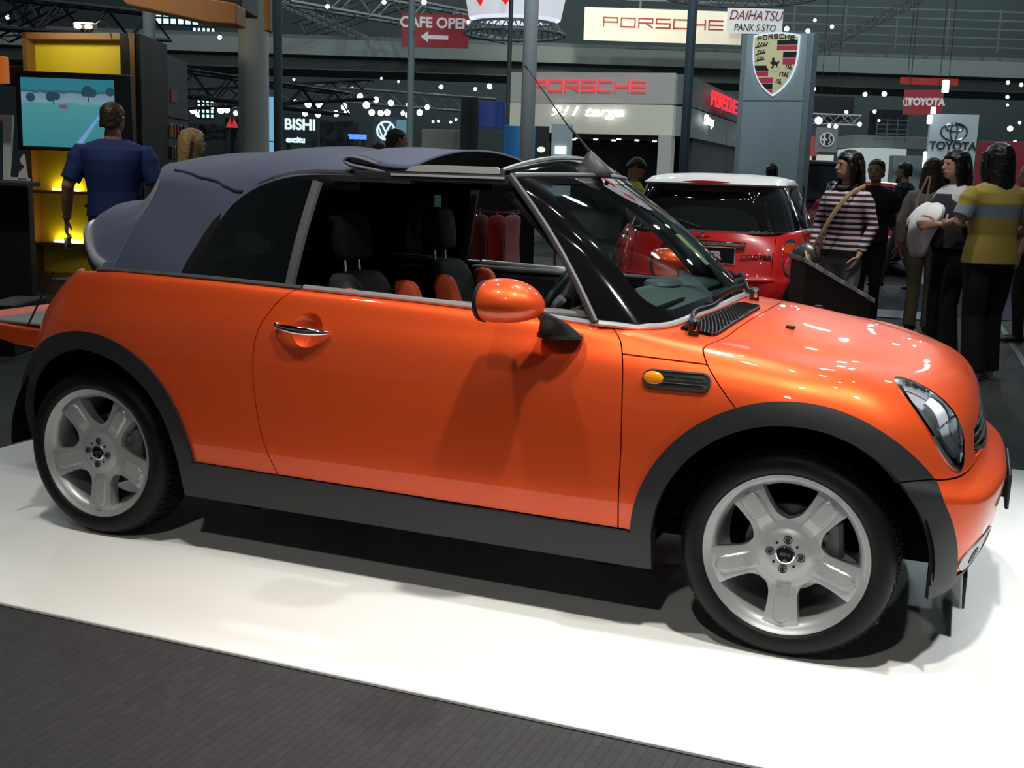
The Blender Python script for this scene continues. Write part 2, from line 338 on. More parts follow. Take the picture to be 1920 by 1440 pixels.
def panel(name, polys, material, parent, off=0.0, thick=0.012, sides='both', center=False):
    """build panel object(s): sides 'near','far','both' (two objects) or center=True (one object spanning both)"""
    offf = off if callable(off) else (lambda x, w, z: off)
    objs = []
    jobs = [(-1, 1)] if center else ([(-1,), (1,)] if sides == 'both' else ([(-1,)] if sides == 'near' else [(1,)]))
    for job in jobs:
        V = []; N = []; key = {}; F = []
        for sgn in job:
            for P in polys:
                idx = []
                for p in P:
                    o_ = offf(p[0], p[1], p[2]); q = p[:3]+p[3:]*o_; q = (q[0], sgn*q[1], q[2]); n = (p[3], sgn*p[4], p[5])
                    k = (round(q[0]*2e4), round(q[1]*2e4), round(q[2]*2e4))
                    if k not in key: key[k] = len(V); V.append(q); N.append(n)
                    if not idx or idx[-1] != key[k]: idx.append(key[k])
                if len(idx) > 1 and idx[0] == idx[-1]: idx.pop()
                if len(set(idx)) > 2: F.append(tuple(idx if sgn < 0 else idx[::-1]))
        FF_ = []
        for f in F:
            A_, B_, C_ = (np.array(V[f[q]]) for q in (0, 1, 2)); nn = sum(np.array(N[q]) for q in f)
            if len(f) > 3 and np.linalg.norm(np.cross(B_-A_, C_-B_)) < 1e-9: A_, B_, C_ = (np.array(V[f[q]]) for q in (0, 2, 3))
            FF_.append(f if np.dot(np.cross(B_-A_, C_-A_), nn) >= 0 else f[::-1])
        F = FF_
        nF = len(F); cnt = {}
        for f in F:
            for a in range(len(f)):
                e = (f[a], f[(a+1) % len(f)]); cnt.setdefault((min(e), max(e)), []).append(e)
        low = {}
        for k, es in cnt.items():
            if len(es) == 1:
                a, b = es[0]
                for c in (a, b):
                    if c not in low:
                        low[c] = len(V); q = np.array(V[c])-np.array(N[c])/max(np.linalg.norm(N[c]), 1e-6)*thick; V.append(tuple(q)); N.append(N[c])
                F.append((b, a, low[a], low[b]))
        me = bpy.data.meshes.new(name); me.from_pydata(V, [], F); me.materials.append(material)
        me.polygons.foreach_set('use_smooth', [True]*len(me.polygons))
        ln = []
        for pi, f in enumerate(me.polygons):
            fn = f.normal
            for li in f.loop_indices:
                vi = me.loops[li].vertex_index; ln.append(tuple(N[vi]) if pi < nF else tuple(fn))
        # outward check
        me.normals_split_custom_set(ln)
        o = bpy.data.objects.new(name, me); COL.objects.link(o); o.parent = parent; objs.append(o)
    return objs
def interp(pts):
    xs = np.array([p[0] for p in pts]); ys = np.array([p[1] for p in pts]); o = np.argsort(xs); xs, ys = xs[o], ys[o]
    def f(t):
        i = int(np.clip(np.searchsorted(xs, t)-1, 0, len(xs)-2)); h = xs[i+1]-xs[i]
        def sl(k):
            if k <= 0: return (ys[1]-ys[0])/(xs[1]-xs[0])
            if k >= len(xs)-1: return (ys[-1]-ys[-2])/(xs[-1]-xs[-2])
            return (ys[k+1]-ys[k-1])/(xs[k+1]-xs[k-1])
        u = (t-xs[i])/h
        if u < 0: return ys[0]+sl(0)*(t-xs[0])
        if u > 1: return ys[-1]+sl(len(xs)-1)*(t-xs[-1])
        return (2*u**3-3*u**2+1)*ys[i]+(u**3-2*u**2+u)*h*sl(i)+(-2*u**3+3*u**2)*ys[i+1]+(u**3-u**2)*h*sl(i+1)
    return f
doorR = interp([(.97, .836), (.93, .782), (.899, .754), (.83, .715), (.762, .701), (.68, .701), (.60, .71), (.50, .729), (.421, .751), (.33, .79)])
doorF = interp([(.93, 1.875), (.912, 1.905), (.884, 1.938), (.84, 1.957), (.791, 1.967), (.66, 1.976), (.553, 1.979), (.33, 1.977)])
diagX = interp([(.92, 2.168), (.895, 2.168), (.86, 2.188), (.827, 2.213), (.76, 2.272), (.714, 2.315), (.60, 2.42)])
baseX = interp([(0, 2.125), (.25, 2.115), (.45, 2.082), (.58, 2.045), (.66, 2.005), (.72, 1.94), (.75, 1.86)])
def seamX(w): return 2.262-.15*w*w
RO, RI = .445, .387
def archd(x, z, cx): return math.hypot(x-cx, max(z-.305, 0))
def aR(x, w, z): return archd(x, z, 0.0)-RO
def aF(x, w, z): return archd(x, z, 2.467)-RO if x < 2.467+.3 or z > .305 else archd(x, z, 2.467)-RO+.0
def iR(x, w, z): return archd(x, z, 0.0)-RI
def iF(x, w, z): return archd(x, z, 2.467)-RI
def silltop(x): return .342-.010*x
HALF = .0022
# surface lookup on the flank
_sp = GRID[:, :8*NV+1]
def surf(x, z):
    """half width of the flank at (x,z)"""
    best = None
    d = (_sp[:, :, 0]-x)**2+(_sp[:, :, 2]-z)**2; i, j = np.unravel_index(np.argmin(d+(_sp[:, :, 1] < .3)*9), d.shape)
    du = _sp[min(i+1, _sp.shape[0]-1), j]-_sp[max(i-1, 0), j]; dv = _sp[i, min(j+1, _sp.shape[1]-1)]-_sp[i, max(j-1, 0)]
    A = np.array([[du[0], dv[0]], [du[2], dv[2]]]); s = np.linalg.lstsq(A, np.array([x-_sp[i, j, 0], z-_sp[i, j, 2]]), rcond=None)[0]
    return float(_sp[i, j, 1]+s[0]*du[1]+s[1]*dv[1])
def surfz(x, w):
    g = GRID[9*NU-10:, 6*NV:]; d = (g[:, :, 0]-x)**2+(g[:, :, 1]-w)**2; i, j = np.unravel_index(np.argmin(d), d.shape)
    i2 = np.clip(i, 1, g.shape[0]-2); j2 = np.clip(j, 1, g.shape[1]-2)
    du = g[i2+1, j]-g[i2-1, j]; dv = g[i, j2+1]-g[i, j2-1]
    A = np.array([[du[0], dv[0]], [du[1], dv[1]]]); s = np.linalg.lstsq(A, np.array([x-g[i, j, 0], w-g[i, j, 1]]), rcond=None)[0]
    return float(g[i, j, 2]+s[0]*du[2]+s[1]*dv[2])

def lampf(x, w, z):
    """negative inside the oval head lamp outline; centre on the nose corner, axis leaning back"""
    c = np.array([2.838, .625, .712]); a = np.array([-.58, .05, .81]); a /= np.linalg.norm(a); b = np.array([.50, -.80, .34]); b -= a*(a @ b); b /= np.linalg.norm(b)
    d = np.array([x, w, z])-c; p = d @ a; q = d @ b; n = d @ np.cross(a, b)
    if abs(n) > .16: return 1.0
    return math.hypot(p/.158, q/.080)-1
# ------------------------------------------------------------------ the orange convertible
car = empty('convertible_car', (0, 0, 0), 0, 'orange two-door convertible with charcoal arches and blue-grey canvas top, standing on the white platform', 'car')
def base_soup(): return soup(GRID, GN)
ALL = base_soup()
SIDE = soup(GRID, GN, v1=8*NV)                       # below the belt line
BUMPW = lambda x, w, z: .575-.0*z                    # height of the bumper / bonnet split at the nose
def bsplit(x, w, z):                                 # + above the bumper seam (nose only)
    t = min(max((x-2.72)/.26, 0), 1); return z-(.568+.022*t)
NOSE = soup(GRID, GN, u0=9*NU)
V4 = 4*NV
def above(g, v0, u0=0, u1=None, v1=None): return soup(GRID, GN, u0=u0, u1=u1, v0=v0, v1=v1)

# rear quarter
P = soup(GRID, GN, u1=8*NU, v1=8*NV)
P = clip(P, lambda x, w, z: doorR(z)-x-HALF); P = clip(P, aR)
P = clip(P, lambda x, w, z: z-silltop(x) if x > 0 else z-.37)
P = clip(P, lambda x, w, z: w-.60 if x < -.1 else 1)
panel('rear_quarter_panel', P, ORANGE, car)
# rear end
P = soup(GRID, GN, u1=4*NU, v1=8*NV); P = clip(P, lambda x, w, z: .597-w if x < -.1 else -1); P = clip(P, lambda x, w, z: z-.37)
PT = clip(P, lambda x, w, z: .555-z); panel('rear_bumper', PT, ORANGE, car, off=.012, center=True)
PB = clip(P, lambda x, w, z: z-.56)
PS = clip(PB, lambda x, w, z: w-.50); panel('tail_panel', PS, ORANGE, car)
PC = clip(PB, lambda x, w, z: .495-w); panel('boot_opening', PC, INNER, car, off=-.05, center=True)
P = soup(GRID, GN, u1=4*NU, v1=8*NV); P = clip(P, lambda x, w, z: .366-z); P = clip(P, lambda x, w, z: archd(x, z, 0)-RO)
P = clip(P, lambda x, w, z: z-.235)
panel('rear_valance', P, TRIM, car, off=.008, center=True)
# doors
P = soup(GRID, GN, u0=5*NU, u1=9*NU, v1=8*NV)
P = clip(P, lambda x, w, z: x-doorR(z)-HALF); P = clip(P, lambda x, w, z: doorF(z)-x-HALF); P = clip(P, lambda x, w, z: z-silltop(x)-.002)
def dishf(x, w, z): return math.hypot(x-.897, z-.832)-.056
near_ = [q for q in P if min(math.hypot(p[0]-.897, p[2]-.832) for p in q) < .085]; P = [q for q in P if not min(math.hypot(p[0]-.897, p[2]-.832) for p in q) < .085]
for k in range(-8, 9):
    near_ = clip(near_, lambda x, w, z: x-.897-k*.007)+clip(near_, lambda x, w, z: .897+k*.007-x); near_ = clip(near_, lambda x, w, z: z-.832-k*.007)+clip(near_, lambda x, w, z: .832+k*.007-z)
PD = clip(near_, lambda x, w, z: -dishf(x, w, z)); P = P+clip(near_, dishf)
doors = panel('door', P, ORANGE, car)
def dishn(Pq):
    out = []
    for q in Pq:
        r2 = []
        for p in q:
            u, v = (p[0]-.897)/.056, (p[2]-.832)/.056; n = np.array([-u*.9, 1.0, -v*.9]); n /= np.linalg.norm(n)
            r2.append(np.array([p[0], p[1]-.026*(1-u*u-v*v), p[2], *n]))
        out.append(r2)
    return out
for dd, sd in zip(doors, ('near', 'far')): panel('handle_dish', dishn(PD), ORANGE, dd, thick=0, sides=sd)
# front wing below the trim line, carrying the side repeater
P = soup(GRID, GN, u0=7*NU, u1=11*NU)
P = clip(P, lambda x, w, z: x-doorF(z)-HALF if z > .3 else 1); P = clip(P, lambda x, w, z: diagX(z)-x-HALF); P = clip(P, aF)
P = clip(P, lambda x, w, z: z-silltop(x)-.002); FWG = clip(P, lambda x, w, z: .845-.042*(x-1.954)-z-HALF)
wings = panel('front_wing', FWG, ORANGE, car)
# scuttle: from the windscreen base to the bonnet seam, and down to the wing
P = soup(GRID, GN, u0=8*NU-2, u1=11*NU)
P = clip(P, lambda x, w, z: z-(.845-.042*(x-1.954))-HALF if w > .7 else 1)
P = clip(P, lambda x, w, z: x-doorF(z)-HALF if w > .70 else 1)
P = clip(P, lambda x, w, z: diagX(z)-x-HALF if w > .74 else seamX(w)-x-HALF)
P = clip(P, lambda x, w, z: x-baseX(w) if w < .757 else 1)
def ventf(x, w, z):
    a = x-(baseX(w)+.036); b = (seamX(w)-.022)-x; c = w-.09; d = .60-w
    return min(a, b, min(c, d)*1.0)
panel('scuttle_panel', P, ORANGE, car, center=True)
# bonnet (clamshell with the lamps let in)
P = soup(GRID, GN, u0=9*NU-2)
P = clip(P, lambda x, w, z: x-diagX(z)-HALF if w > .74 else x-seamX(w)-HALF); P = clip(P, aF)
V4Z = lambda x: .568
P = [q for q in P if True]
BON = []
PB = soup(GRID, GN, u0=9*NU-2, v0=4*NV)
PB = clip(PB, lambda x, w, z: x-diagX(z)-HALF if w > .74 else x-seamX(w)-HALF); PB = clip(PB, aF)
noseline = interp([(0, .567), (.37, .562), (.655, .552), (.812, .575)])
PB = clip(PB, lambda x, w, z: z-.575 if x < 2.75 else z-noseline(min(w, .82))-.005)
grillef = lambda x, w, z: (math.hypot(w/.415, 1) if 0 else 1)
def grille_in(x, w, z):                              # + inside the grille opening
    if x < 2.8: return -1
    zz = (z-.578)/.150
    return min((.43-.06*max(zz, 0)-w), z-.572, .690-.05*(w/.43)**2-z)
PG = clip(PB, grille_in)
PB = clip(PB, lambda x, w, z: -grille_in(x, w, z))
PL = clip(PB, lambda x, w, z: -lampf(x, w, z)); PB = clip(PB, lampf)
panel('bonnet', PB, ORANGE, car, center=True)
# front bumper
PF = soup(GRID, GN, u0=11*NU-2, v1=4*NV)
PF = clip(PF, aF); PF = clip(PF, lambda x, w, z: x-2.74)
PFo = clip(PF, lambda x, w, z: z-.262); PFo = clip(PFo, lambda x, w, z: archd(x, z, 2.467)-RO)
def intake(x, w, z): return min(.30-w, z-.30, .40-z) if x > 2.9 else -1
PFi = clip(PFo, intake); PFo = clip(PFo, lambda x, w, z: -intake(x, w, z))
bum = panel('front_bumper', PFo, ORANGE, car, center=True)
panel('lower_intake', PFi, BLACK, bum[0], off=-.03, center=True)
PV = soup(GRID, GN, u0=10*NU, v1=4*NV); PV = clip(PV, lambda x, w, z: .260-z); PV = clip(PV, lambda x, w, z: archd(x, z, 2.467)-RI if x > 2.5 else -1)
panel('front_valance', PV, TRIM, car, off=.006, center=True)
# sills
P = soup(GRID, GN, u0=4*NU, u1=12*NU, v1=3*NV); P = clip(P, lambda x, w, z: silltop(x)-.003-z); P = clip(P, iR); P = clip(P, iF); P = clip(P, lambda x, w, z: x-.1); P = clip(P, lambda x, w, z: 2.3-x); P = clip(P, lambda x, w, z: z-.205)
panel('sill_cover', P, TRIM, car, off=.010, thick=.05)
# wheel arch trims
def domed(cx):
    def f(x, w, z):
        t = (archd(x, z, cx)-RI)/(RO+.006-RI); return .004+.016*math.sqrt(max(0, math.sin(PI*min(max(t*.86+.07, 0), 1))))
    return f
def arch(cx, inner, outer, u0, u1, extra, nm, th=.03):
    P = soup(GRID, GN, u0=u0, u1=u1, v1=8*NV); P = clip(P, lambda x, w, z: archd(x, z, cx)-RI); P = clip(P, lambda x, w, z: RO+.006-archd(x, z, cx))
    mid = (RI+RO)/2
    for k in range(1, 5):                            # ring cuts so the dome has a section
        r = RI+(RO+.006-RI)*k/5.
        P = clip(P, lambda x, w, z, r=r: r-archd(x, z, cx))+clip(P, lambda x, w, z, r=r: archd(x, z, cx)-r)
    for e in extra: P = clip(P, e)
    return panel(nm, P, TRIM, car, off=domed(cx), thick=th)
arch(0.0, RI, RO, 1*NU, 6*NU, [lambda x, w, z: z-(silltop(x) if x > 0 else .235)], 'wheel_arch_trim')
AF1 = [lambda x, w, z: z-(silltop(x) if x < 2.467 else .565)]
arch(2.467, RI, RO, 8*NU, 14*NU, AF1, 'wheel_arch_trim')
arch(2.467, RI, RO, 8*NU, 15*NU, [lambda x, w, z: .560-z, lambda x, w, z: x-2.6, lambda x, w, z: z-.255], 'bumper_corner_trim', .014)
# dark shell a little inside everything, so seams read as seams
P = soup(GRID, GN); P = clip(P, lambda x, w, z: archd(x, z, 0)-RI-.008); P = clip(P, lambda x, w, z: archd(x, z, 2.467)-RI-.008)
P = clip(P, lambda x, w, z: z-.23); P = clip(P, lambda x, w, z: x-baseX(w)+.0 if (w < .757 and z > .9) or z > .97 else 1)
P = clip(clip(clip(P, lampf), lambda x, w, z: -grille_in(x, w, z)), lambda x, w, z: -intake(x, w, z)); P = clip(P, lambda x, w, z: dishf(x, w, z) if w > .6 else 1)
Q = [p for p in P if not (np.mean([q[0] for q in p]) < 1.86 and np.mean([q[1] for q in p]) < .735 and np.mean([q[2] for q in p]) > .93)]
panel('inner_shell', Q, GAP, car, off=-.016, thick=.001)

# seats of lamps, grille
LPO = panel('headlamp', PL, None, car, off=-.030, thick=.0) if False else None
def lens_mat():
    m = thin_glass('lamp_lens', (.93, .95, .97), .06); return m
LENS = lens_mat(); REFL = mat('lamp_reflector', (.62, .64, .66), .30, .35)
BEZEL = mat('lamp_bezel_grey', (.12, .13, .14), .35, .3)
def lamp_uv(x, w, z):
    c = np.array([2.838, .625, .712]); a = np.array([-.58, .05, .81]); a /= np.linalg.norm(a); b = np.array([.50, -.80, .34]); b -= a*(a @ b); b /= np.linalg.norm(b)
    d = np.array([x, w, z])-c; return d @ a, d @ b
for sgn in (-1, 1):
    nm = 'near' if sgn < 0 else 'far'
    h = panel('headlamp', clip(PL, lambda x, w, z: lamp_uv(x, w, z)[1]+.012), REFL, car, off=-.028, thick=.0, sides=nm)[0]
    panel('bezel', clip(PL, lambda x, w, z: -lamp_uv(x, w, z)[1]-.012), BEZEL, h, off=-.022, thick=.0, sides=nm)
    ring = clip(PL, lambda x, w, z: lampf(x, w, z)+.13)
    panel('chrome_rim', ring, CHROME, h, off=lambda x, w, z: .004, thick=.03, sides=nm)
    panel('lens', clip(PL, lambda x, w, z: -lampf(x, w, z)-.06), LENS, h, off=.002, thick=.0, sides=nm)
    for q0, q1, p0, p1 in ((-.004, .045, -.12, -.03), (-.004, .050, -.02, .06)):  # white patches painted in as the lamp's bright highlights
        C2 = clip(clip(clip(clip(PL, lambda x, w, z: lamp_uv(x, w, z)[1]-q0), lambda x, w, z: q1-lamp_uv(x, w, z)[1]), lambda x, w, z: lamp_uv(x, w, z)[0]-p0), lambda x, w, z: p1-lamp_uv(x, w, z)[0])
        panel('reflector_highlight', C2, mat('lamp_highlight', (.88, .89, .9), .5) if 'lamp_highlight' not in bpy.data.materials else bpy.data.materials['lamp_highlight'], h, off=lambda x, w, z: -.012-.012*math.sin(40*z), thick=.01, sides=nm)
gr = panel('grille', PG, BLACK, car, off=-.035, thick=.0, center=True)[0]
m = MB()
for k in range(4):
    z = .592+.024*k; hw = .395-.05*(z-.585)/.13
    m.tube([(2.968-.045*(y/.42)**2-.28*(z-.6), y, z) for y in np.linspace(-hw, hw, 19)], [(.005, .010)]*19, 6)
m.build('grille_bar', CHROME, gr)
m = MB(); pts = []
for t in np.linspace(0, 2*PI, 61)[:-1]:
    c_, s_ = math.cos(t), math.sin(t); y = .425*abs(c_)**.5*(1 if c_ > 0 else -1); z = .631+.062*abs(s_)**.6*(1 if s_ > 0 else -1)
    pts.append((2.968-.05*(abs(y)/.42)**2.5-.27*(z-.6), y*(1-.1*(z-.6)/.1*.5), z))
m.tube(pts+[pts[0]], .008, 8, cap=False).build('grille_surround', CHROME, gr)
# number plate on the bumper, fog lamps
m = MB(); m.box((3.058, 0, .425), (.012, .40, .115), bev=.004); m.box((3.045, 0, .425), (.03, .30, .06)); m.build('number_plate_holder', BLACK, car)
for s in (-1, 1):
    m = MB(); st = len(m.v); m.lathe([(.001, .012), (.03, .010), (.036, 0), (.042, .004), (.044, -.01)], axis='z', n=24)
    m.xf(Matrix.Translation((2.978, s*.53, .405)) @ Vector((.93, s*.36, 0)).to_track_quat('Z', 'Y').to_matrix().to_4x4()); m.build('fog_lamp', CHROME, car, smooth=50)
def cheek(x, w, z): return 1-math.hypot((w-.47)/.165, (z-.312)/.056) if x > 2.8 else -1
for sd in ('near', 'far'):
    c_ = panel('intake_surround', clip(PFo, cheek), SILVER, car, off=.004, sides=sd)[0]
    for (yy, rr) in ((.40, .040), (.55, .026)):
        panel('intake_hole', clip(PFo, lambda x, w, z: rr-math.hypot(w-yy, z-.312) if x > 2.8 else -1), BLACK, c_, off=.006, thick=.004, sides=sd)
# splitter lip hanging under the nose
m = MB(); m.prism([(2.955, -.42), (2.962, -.42), (2.962, .42), (2.955, .42)], .10, .20); m.build('air_dam', BLACK, car)

# chrome waist line along door and quarter, round the windscreen base
def beltpt(x): 
    w = TA[:, 8, 1]; f = interp([(-.12, .70), (0, .735), (.4, .745), (.85, .748), (1.4, .748), (1.88, .745)]); g = interp([(-.12, .955), (0, .965), (.4, .965), (.85, .955), (1.4, .938), (1.88, .912)])
    return f(x), g(x)
for s in (-1, 1):
    m = MB(); pts = [(x, s*(beltpt(x)[0]-.004), beltpt(x)[1]+.007) for x in np.linspace(.842, 1.868, 30)]
    m.tube(pts, [(.010, .013)]*30, 8, upv=(0, 0, 1)); m.build('chrome_waist_strip', BRIGHT, car)
    m = MB(); pts = [(x, s*(beltpt(x)[0]-.006), beltpt(x)[1]+.004) for x in np.linspace(-.03, .832, 26)]
    m.tube(pts, [(.009, .013)]*26, 8, upv=(0, 0, 1)); m.build('rubber_waist_strip', mat('grey_rubber', (.07, .07, .072), .45), car)
m = MB(); pts = []
for w in list(np.linspace(-.752, .752, 61)):
    aw = abs(w); x = baseX(min(aw, .75)); z = surfz(x+.006, min(aw, .70)) if aw < .70 else .905+.012*((aw-.70)/.05)
    pts.append((x+.004, w, z+.006))
m.tube(pts, [(.010, .014)]*len(pts), 8, upv=(0, 0, 1)); m.build('windscreen_base_strip', BRIGHT, car)
# ------------------------------------------------------------------ wheels
def spoke_face(ang_r, r, th):
    pass
def make_wheel():
    """wheel centred on the origin, outer face towards -Y, lip plane at y=0"""
    root = empty('wheel'); m = MB()
    tyre = [(.236, .004), (.240, -.006), (.252, -.012), (.272, -.013), (.288, -.006), (.300, .010), (.3065, .030), (.308, .060), (.308, .150), (.305, .178), (.290, .198), (.262, .204), (.236, .195)]
    prof = []
    for (r, y) in tyre: prof.append((r, y))
    m.lathe(prof, n=96)
    m.build('tyre', RUBBER, root, smooth=60)
    m = MB()
    for k in range(72):                                # shoulder tread blocks
        a = 2*PI*k/72
        st = len(m.v); m.box((0, 0, 0), (.019, .042, .005), bev=.0015); m.xf(Matrix.Rotation(-a, 4, 'Y') @ Matrix.Translation((0, .046, .3065)) @ Matrix.Rotation(.18, 4, 'X') if 0 else Matrix.Rotation(-a, 4, 'Y') @ Matrix.Translation((0, .047, .3072)), st)
    for yy in (.085, .118, .15):
        for k in range(60):
            a = 2*PI*(k+.5*(yy > .1))/60; st = len(m.v); m.box((0, 0, 0), (.025, .026, .004)); m.xf(Matrix.Rotation(-a, 4, 'Y') @ Matrix.Translation((0, yy, .3090)), st)
    o = m.build('tread', RUBBER, root, smooth=0)
    # barrel
    m = MB(); m.lathe([(.2385, .012), (.2385, -.002), (.236, -.005), (.233, -.003), (.229, .002), (.222, .007), (.214, .013), (.207, .022), (.203, .036), (.201, .055), (.198, .12), (.195, .19), (.215, .2)], n=96)
    rim = m.build('rim', ALLOY, root, smooth=50)
    # face with five windows
    def dep(r, th):
        k = (th+PI/10+PI/5) % (2*PI/5)-PI/5; lat = r*math.sin(k); rad = r*math.cos(k)
        y = np.interp(r, [0, .05, .06, .075, .10, .15, .20, .222, .2265], [.010, .010, .012, .020, .022, .016, .010, .012, .020])
        # raised bullet on each spoke
        q = math.hypot(lat/.0225, max(rad-.178, 0)/.026); inside = rad > .085
        y -= .0065*max(0, min(1, (1.15-q)/.30))*min(1, max(0, (rad-.085)/.04)) if inside else 0
        y += .30*max(0, abs(lat)-.030)**1.5*1.6 if rad > .1 else 0
        return y
    def hw(rad):
        if rad < .125: return .041+9.5*(.125-rad)**2
        return .041+1.5*(rad-.125)**2+.02*(rad-.125)
    NT = 300; RS = [.001, .02, .04, .05, .056, .060, .066, .072, .08]+list(np.linspace(.088, .2265, 30)); soupw = []
    def vtx(r, th):
        e = 1e-4; y = dep(r, th); x_, z_ = r*math.cos(th), r*math.sin(th)
        dr = (dep(r+.0005, th)-dep(max(r-.0005, 0), th))/.001; dt = (dep(r, th+.004)-dep(r, th-.004))/.008/max(r, .01)
        n = np.array([math.cos(th)*dr-math.sin(th)*dt, -1.0, math.sin(th)*dr+math.cos(th)*dt]); n /= np.linalg.norm(n)
        return np.array([x_, y, z_, *n])
    VT = [[vtx(r, 2*PI*t/NT) for t in range(NT)] for r in RS]
    for i in range(len(RS)-1):
        for t in range(NT):
            t2 = (t+1) % NT; soupw.append([VT[i][t], VT[i+1][t], VT[i+1][t2], VT[i][t2]])
    def win(x, y, z):
        r = math.hypot(x, z); th = math.atan2(z, x); k = (th+PI/10+PI/5) % (2*PI/5)-PI/5; lat = abs(r*math.sin(k)); rad = r*math.cos(k)
        o = max(hw(rad)-lat, .094-r); return max(o, r-.2225)
    F = clip(soupw, win)
    V = []; N = []; key = {}; FF = []
    for Pq in F:
        idx = []
        for p in Pq:
            k = (round(p[0]*5e4), round(p[1]*5e4), round(p[2]*5e4))
            if k not in key: key[k] = len(V); V.append(tuple(p[:3])); N.append(tuple(p[3:]))
            if key[k] not in idx: idx.append(key[k])
        if len(idx) > 2: FF.append(tuple(idx))
    nF = len(FF); cnt = {}
    for f in FF:
        for a in range(len(f)): e = (f[a], f[(a+1) % len(f)]); cnt.setdefault((min(e), max(e)), []).append(e)
    low = {}
    for k, es in cnt.items():
        if len(es) == 1:
            a, b = es[0]
            for c in (a, b):
                if c not in low:
                    q = V[c]; r = math.hypot(q[0], q[2]); low[c] = (len(V), len(V)+1); V.append((q[0]*.997, q[1]+.010, q[2]*.997)); N.append((0, 0, 0)); V.append((q[0], q[1]+.045, q[2])); N.append((0, 0, 0))
            FF.append((b, a, low[a][0], low[b][0])); FF.append((low[b][0], low[a][0], low[a][1], low[b][1]))
    me = bpy.data.meshes.new('spokes'); me.from_pydata(V, [], FF); me.materials.append(ALLOY); me.polygons.foreach_set('use_smooth', [True]*len(FF))
    ln = []
    for pi, f in enumerate(me.polygons):
        for li in f.loop_indices:
            vi = me.loops[li].vertex_index; ln.append(N[vi] if pi < nF else tuple(f.normal))
    me.normals_split_custom_set(ln); sp = bpy.data.objects.new('spokes', me); COL.objects.link(sp); sp.parent = root
    # hub: bolts, valve holes, cap
    for k in range(4):
        a = PI/2*k-.10; x_, z_ = .036*math.cos(a)*1.22, .036*math.sin(a)*1.22
        m = MB(); m.lathe([(.0125, .013), (.0125, .0085), (.0105, .0085), (.0105, .016), (.001, .016)], c=(x_, 0, z_), n=20); m.lathe([(.0075, .016), (.0075, .006), (.006, .004), (.001, .004)], c=(x_, 0, z_), n=6); m.build('wheel_bolt', BLACK, root, smooth=30)
        a += PI/4; m = MB(); m.cyl((.041*math.cos(a), .0085, .041*math.sin(a)), .0035, .004, 10, 'y'); m.build('locating_hole', GAP, root)
    m = MB(); m.lathe([(.001, .0055), (.021, .0065), (.0235, .009), (.0235, .014)], n=32); cap = m.build('centre_cap', GLOSSBLACK, root, smooth=30)
    m = MB(); m.lathe([(.0235, .012), (.0235, .0060), (.0275, .0075), (.0285, .012)], n=32); m.build('cap_ring', CHROME, root, smooth=50)
    t = text('cap_lettering', 'MINI', (0, .0048, 0), .0155, CHROME, cap, ext=.0004, sx=1.0, bold=.0003)
    m = MB(); m.lathe([(.03, .085), (.128, .085), (.130, .088), (.130, .108), (.03, .108)], n=48); m.lathe([(.001, .06), (.06, .06), (.065, .09)], n=32); m.build('brake_disc', mat('brake_steel', (.25, .25, .25), .3, .9), root, smooth=30)
    m = MB(); 
    st = len(m.v); m.box((0, 0, 0), (.06, .06, .12), bev=.012); m.xf(Matrix.Rotation(-.1, 4, 'Y') @ Matrix.Translation((.125, .085, .03)), st); m.box((.10, .06, .055), (.03, .03, .03), bev=.006); m.build('brake_caliper', mat('caliper_grey', (.16, .16, .16), .5, .5), root, smooth=30)
    return root
wh = make_wheel()
wheels = [wh, copy_tree(wh), copy_tree(wh), copy_tree(wh)]
for o, (x, y, rz, roll) in zip(wheels, ((0, -.802, 0, 0), (2.467, -.802, 0, 0), (0, .802, PI, 0), (2.467, .802, PI, 0))):
    o.parent = car; o.location = (x, y, .308)
    o.rotation_euler = (0, -.12 if 0 else .0, rz)
# wells, underbody
for cx in (0, 2.467):
    for s in (-1, 1):
        m = MB(); prof = []
        n = 36; rs = []
        for k in range(n+1):
            a = -.02+(PI+.04)*k/n; rs.append([(cx+.40*math.cos(a), s*.80 if True else 0, .305+.40*math.sin(a)), (cx+.40*math.cos(a), s*.52, .305+.40*math.sin(a)), (cx, s*.52, .305)])
        m.rings(rs, cap=False, closed=False); m.build('wheel_liner', GAP, car, solid=.004)
m = MB(); m.box((1.235, 0, .30), (1.62, 1.52, .13)); m.box((1.235, 0, .235), (2.2, .9, .05)); m.box((2.60, 0, .36), (.62, .98, .22)); m.box((-.2, 0, .36), (.5, .95, .2))
for x in (.62, 1.92, ): m.box((x, -.72, .195), (.07, .05, .045)); m.box((x, .72, .195), (.07, .05, .045))
m.box((1.0, .1, .19), (1.9, .09, .07)); m.build('underbody', GAP, car)
# ------------------------------------------------------------------ windscreen
def hdr(w): k = (w/.62)**2; return np.array([1.60-.07*k, w, 1.353-.008*k])
def wbase(w):
    aw = abs(w); z = surfz(baseX(min(aw, .75))+.006, min(aw, .70)) if aw < .70 else .905+.012*((aw-.70)/.05)
    return np.array([baseX(min(aw, .75)), w, z+.010])
def wsurf(s, t):
    a = hdr(.622*s); b = wbase(.748*s); p = a*(1-t)+b*t; bow = .035*math.sin(PI*t)*(1-.5*s*s)
    return p+np.array([.78, 0, .62])*bow
NS, NT = 48, 30
WG = np.array([[wsurf(-1+2*i/NS, j/NT) for j in range(NT+1)] for i in range(NS+1)])
WN = normals(WG)
if WN[NS//2, NT//2, 2] < 0: WN = -WN
ws = []
for i in range(NS):
    for j in range(NT): ws.append([(np.concatenate([WG[a, b], WN[a, b]]), -1+2*a/NS, b/NT) for a, b in ((i, j), (i+1, j), (i+1, j+1), (i, j+1))])
